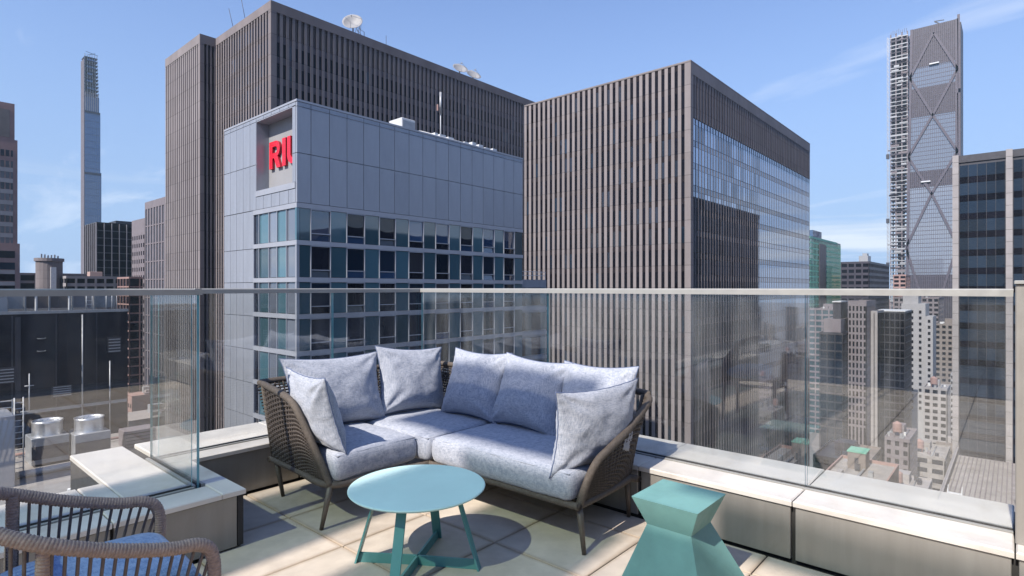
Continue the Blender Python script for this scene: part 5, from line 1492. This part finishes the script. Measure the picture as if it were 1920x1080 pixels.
pillow('blue-grey cushion just right of the sofa corner, the farthest along the right-hand back', (3.085,3.17,.445), (0,-1), (.33,0.02), .62, .54, .19, 5, -0.02)
pillow('plump blue-grey cushion in the middle of the three along the right-hand back', (3.075,2.62,.445), (0,-1), (.33,-.02), .62, .53, .22, 6, -0.03)
pillow('blue-grey cushion mostly hidden behind the cushion on the near right arm', (3.09,2.07,.445), (0,-1), (.33,0), .58, .53, .19, 8, 0.02)
pillow('slumped cushion seen edge-on against the left woven arm', (1.975,3.33,.445), (0.08,1), (-.30,0), .54, .50, .20, 11, 0.0)
pillow('cushion propped against the near right woven arm, its back to the viewer', (2.84,1.865,.405), (1,-.22), (0.0,-.14), .66, .49, .19, 14, 0.055)

# ---- round coffee table
TX, TY = 1.93, 2.355
tab = thing('coffee_table', 'round pale teal metal coffee table with crossed flat-bar legs', 'table', (TX, TY, 0))
TR, TH = 0.355, 0.418
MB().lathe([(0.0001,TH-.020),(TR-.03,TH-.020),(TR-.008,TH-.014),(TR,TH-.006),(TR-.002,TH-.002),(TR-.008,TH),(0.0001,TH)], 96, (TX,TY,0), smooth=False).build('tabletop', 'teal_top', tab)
cr0 = Vector((math.sin(HEAD), -math.cos(HEAD), 0)); cf0 = Vector((math.cos(HEAD), math.sin(HEAD), 0))
def legdir(a): return cr0*math.cos(a) + cf0*math.sin(a)
feet = [R(-9), R(79), R(174), R(259)]
fw, fth = 0.05, 0.010
C0 = Vector((TX, TY, 0))
for a in feet:
    d = legdir(a); s = Vector((-d.y, d.x, 0))
    ft = C0 + d*0.335; tp = C0 + d*0.215 + Vector((0,0,TH-.0205))
    mb = MB()
    x = s*(fw/2); k = d*fth
    mb.hexa([ft-x-k, ft+x-k, ft+x, ft-x, tp-x-k, tp+x-k, tp+x, tp-x])
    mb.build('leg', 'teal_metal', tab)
for a in feet[:2]:
    d = legdir(a); d2 = legdir(feet[feet.index(a)+2])
    z = 0.0 if a == feet[0] else 0.0
    for dd in (d, d2):
        s = Vector((-dd.y, dd.x, 0)) * (0.012/2)
        p0 = C0 + dd*(0.0105 if a == feet[1] else 0.0045); p1 = C0 + dd*0.3235
        mb = MB()
        hh = Vector((0,0,.05))
        mb.hexa([p0-s, p0+s, p1+s, p1-s, p0-s+hh, p0+s+hh, p1+s+hh, p1-s+hh])
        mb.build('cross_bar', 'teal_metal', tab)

# ---- faceted stool
SXc, SYc = 2.61, 1.22
sto = thing('faceted_stool', 'teal faceted hourglass side stool with a square top', 'stool', (SXc, SYc, 0))
def sq(h, z, rot): return [Vector((SXc+h*math.sqrt(2)*math.cos(R(45+90*i)+rot), SYc+h*math.sqrt(2)*math.sin(R(45+90*i)+rot), z)) for i in range(4)]
T, Wt, B = sq(.165, .45, 0), sq(.111, .316, 0), sq(.222, 0, 0)
B[3] += Vector((.005, -.05, 0))
mb = MB()
vs = T + Wt
mb.add(vs, [(0,1,2,3)] + [(4+i, 4+(i+1)%4, (i+1)%4, i) for i in range(4)])
mb.build('top_block', 'teal_stool', sto)
mb = MB()
Wt2 = Wt
mb.add(Wt2 + B, [f for i in range(4) for f in ((4+i, 4+(i+1)%4, i), (4+(i+1)%4, (i+1)%4, i))] + [(7,6,5,4)])
mb.build('flared_base', 'teal_stool', sto)

# ---- rope armchair
ch = thing('rope_armchair', 'brown rope-wrapped tub armchair with vertical cords and a bright blue seat cushion', 'armchair', (0.42, 2.13, 0))
FX, FY = 0.985, 0.0
def CP(x, y, z):                       # chair coordinates: x to the front, y to its left
    a = R(-1)
    return Vector((0.405 + x*math.cos(a) - y*math.sin(a), 2.16 + x*math.sin(a) + y*math.cos(a), z))
def wrapped(pts, r, pitch=0.0092, amp=0.0024, n=10):
    """tube wound with cord: every turn is a raised ring set slightly askew"""
    c = resample(pts, pitch/6)
    mb = MB(); vs = []; prev = None
    for i, p in enumerate(c):
        t = (c[min(i+1, len(c)-1)] - c[max(i-1, 0)]).normalized()
        if prev is None:
            a = Vector((0,0,1)) if abs(t.z) < .9 else Vector((1,0,0)); x = t.cross(a).normalized()
        else: x = (prev - t*prev.dot(t)).normalized()
        prev = x; y = t.cross(x)
        for k in range(n):
            an = 2*math.pi*k/n
            ph = math.pi*(i/6) + an/2
            rr = r - amp*.5 + amp*abs(math.sin(ph)) + 0.0004*noise.noise(p*60)
            vs.append(p + (x*math.cos(an) + y*math.sin(an))*rr)
    fs = [(i*n+k, i*n+(k+1)%n, (i+1)*n+(k+1)%n, (i+1)*n+k) for i in range(len(c)-1) for k in range(n)]
    mb.add(vs, fs, 0, True)
    return mb
hw = 0.262
rail_c = [(.32,-hw,.40),(.335,-hw,.54),(.325,-hw,.625),(.285,-hw-.003,.66),(.20,-hw-.008,.676),(.05,-hw-.012,.725),(-.10,-hw-.006,.79),(-.22,-hw+.06,.85),(-.285,-.12,.87),(-.30,0,.876),
          (-.285,.12,.87),(-.22,hw-.06,.845),(-.10,hw+.006,.79),(.05,hw+.012,.725),(.20,hw+.008,.676),(.285,hw+.003,.66),(.325,hw,.625),(.335,hw,.54),(.32,hw,.40)]
rail = crv([CP(*p) for p in rail_c], 10)
wrapped(rail, 0.0195).build('arm_rail', 'rope', ch)
seat_c = [(.32,-hw,.40),(.10,-hw,.39),(-.10,-hw+.02,.385),(-.20,-.17,.38),(-.235,0,.38),(-.20,.17,.38),(-.10,hw-.02,.385),(.10,hw,.39),(.32,hw,.40)]
seat_r = crv([CP(*p) for p in seat_c], 10)
wrapped(seat_r, 0.015).build('seat_rail', 'rope', ch)
wrapped([CP(.32,-hw,.40), CP(.325,0,.395), CP(.32,hw,.40)], 0.015).build('front_rail', 'rope', ch)
for s in (-1, 1):
    wrapped([CP(-.085,s*(hw+.002),.78), CP(-.095,s*hw,.40), CP(-.13,s*(hw+.01),0)], 0.0165).build('rear_leg', 'rope', ch)
    wrapped([CP(.32,s*hw,.41), CP(.34,s*(hw+.012),0)], 0.0165).build('front_leg', 'rope', ch)
rr_ = resample(rail[14:-14], 0.001); sr_ = resample(seat_r[2:-2], 0.001)
NC = 58
for i in range(NC):
    t = (i+.5)/NC
    a = rr_[int(t*(len(rr_)-1))]; b = sr_[int(t*(len(sr_)-1))]
    MB().tube([b, a], 0.0048, 6, caps=False).build('cord', 'cord', ch)
# seat cushion of the chair
def chair_pad():
    n = 24; vs = []; fs = []
    for s in (1, -1):
        b0 = len(vs)
        for i in range(n+1):
            for j in range(n+1):
                u, v = 2*i/n-1, 2*j/n-1
                # superellipse plan: square in front, rounded behind
                k = 1.0 - (0.16*v*v if u < 0 else 0.02*v*v)*abs(u)
                x = .055 + u*.275*k; y = v*(.245 if u > 0 else .245-.06*u*u)
                th = .062*((1-abs(u)**6)**.4)*((1-abs(v)**6)**.4)
                z = .520 + s*th + (0.012*(1-u*u)*(1-v*v) if s > 0 else 0) + .004*noise.noise(Vector((u*3, v*3, s)))
                vs.append(CP(x, y, z))
        for i in range(n):
            for j in range(n):
                a = b0+i*(n+1)+j; q = (a, a+(n+1), a+(n+1)+1, a+1)
                fs.append(q if s == 1 else q[::-1])
    mb = MB().add(vs, fs, 0, True)
    return mb.build('seat_cushion', 'chair_fabric', ch)
chair_pad()
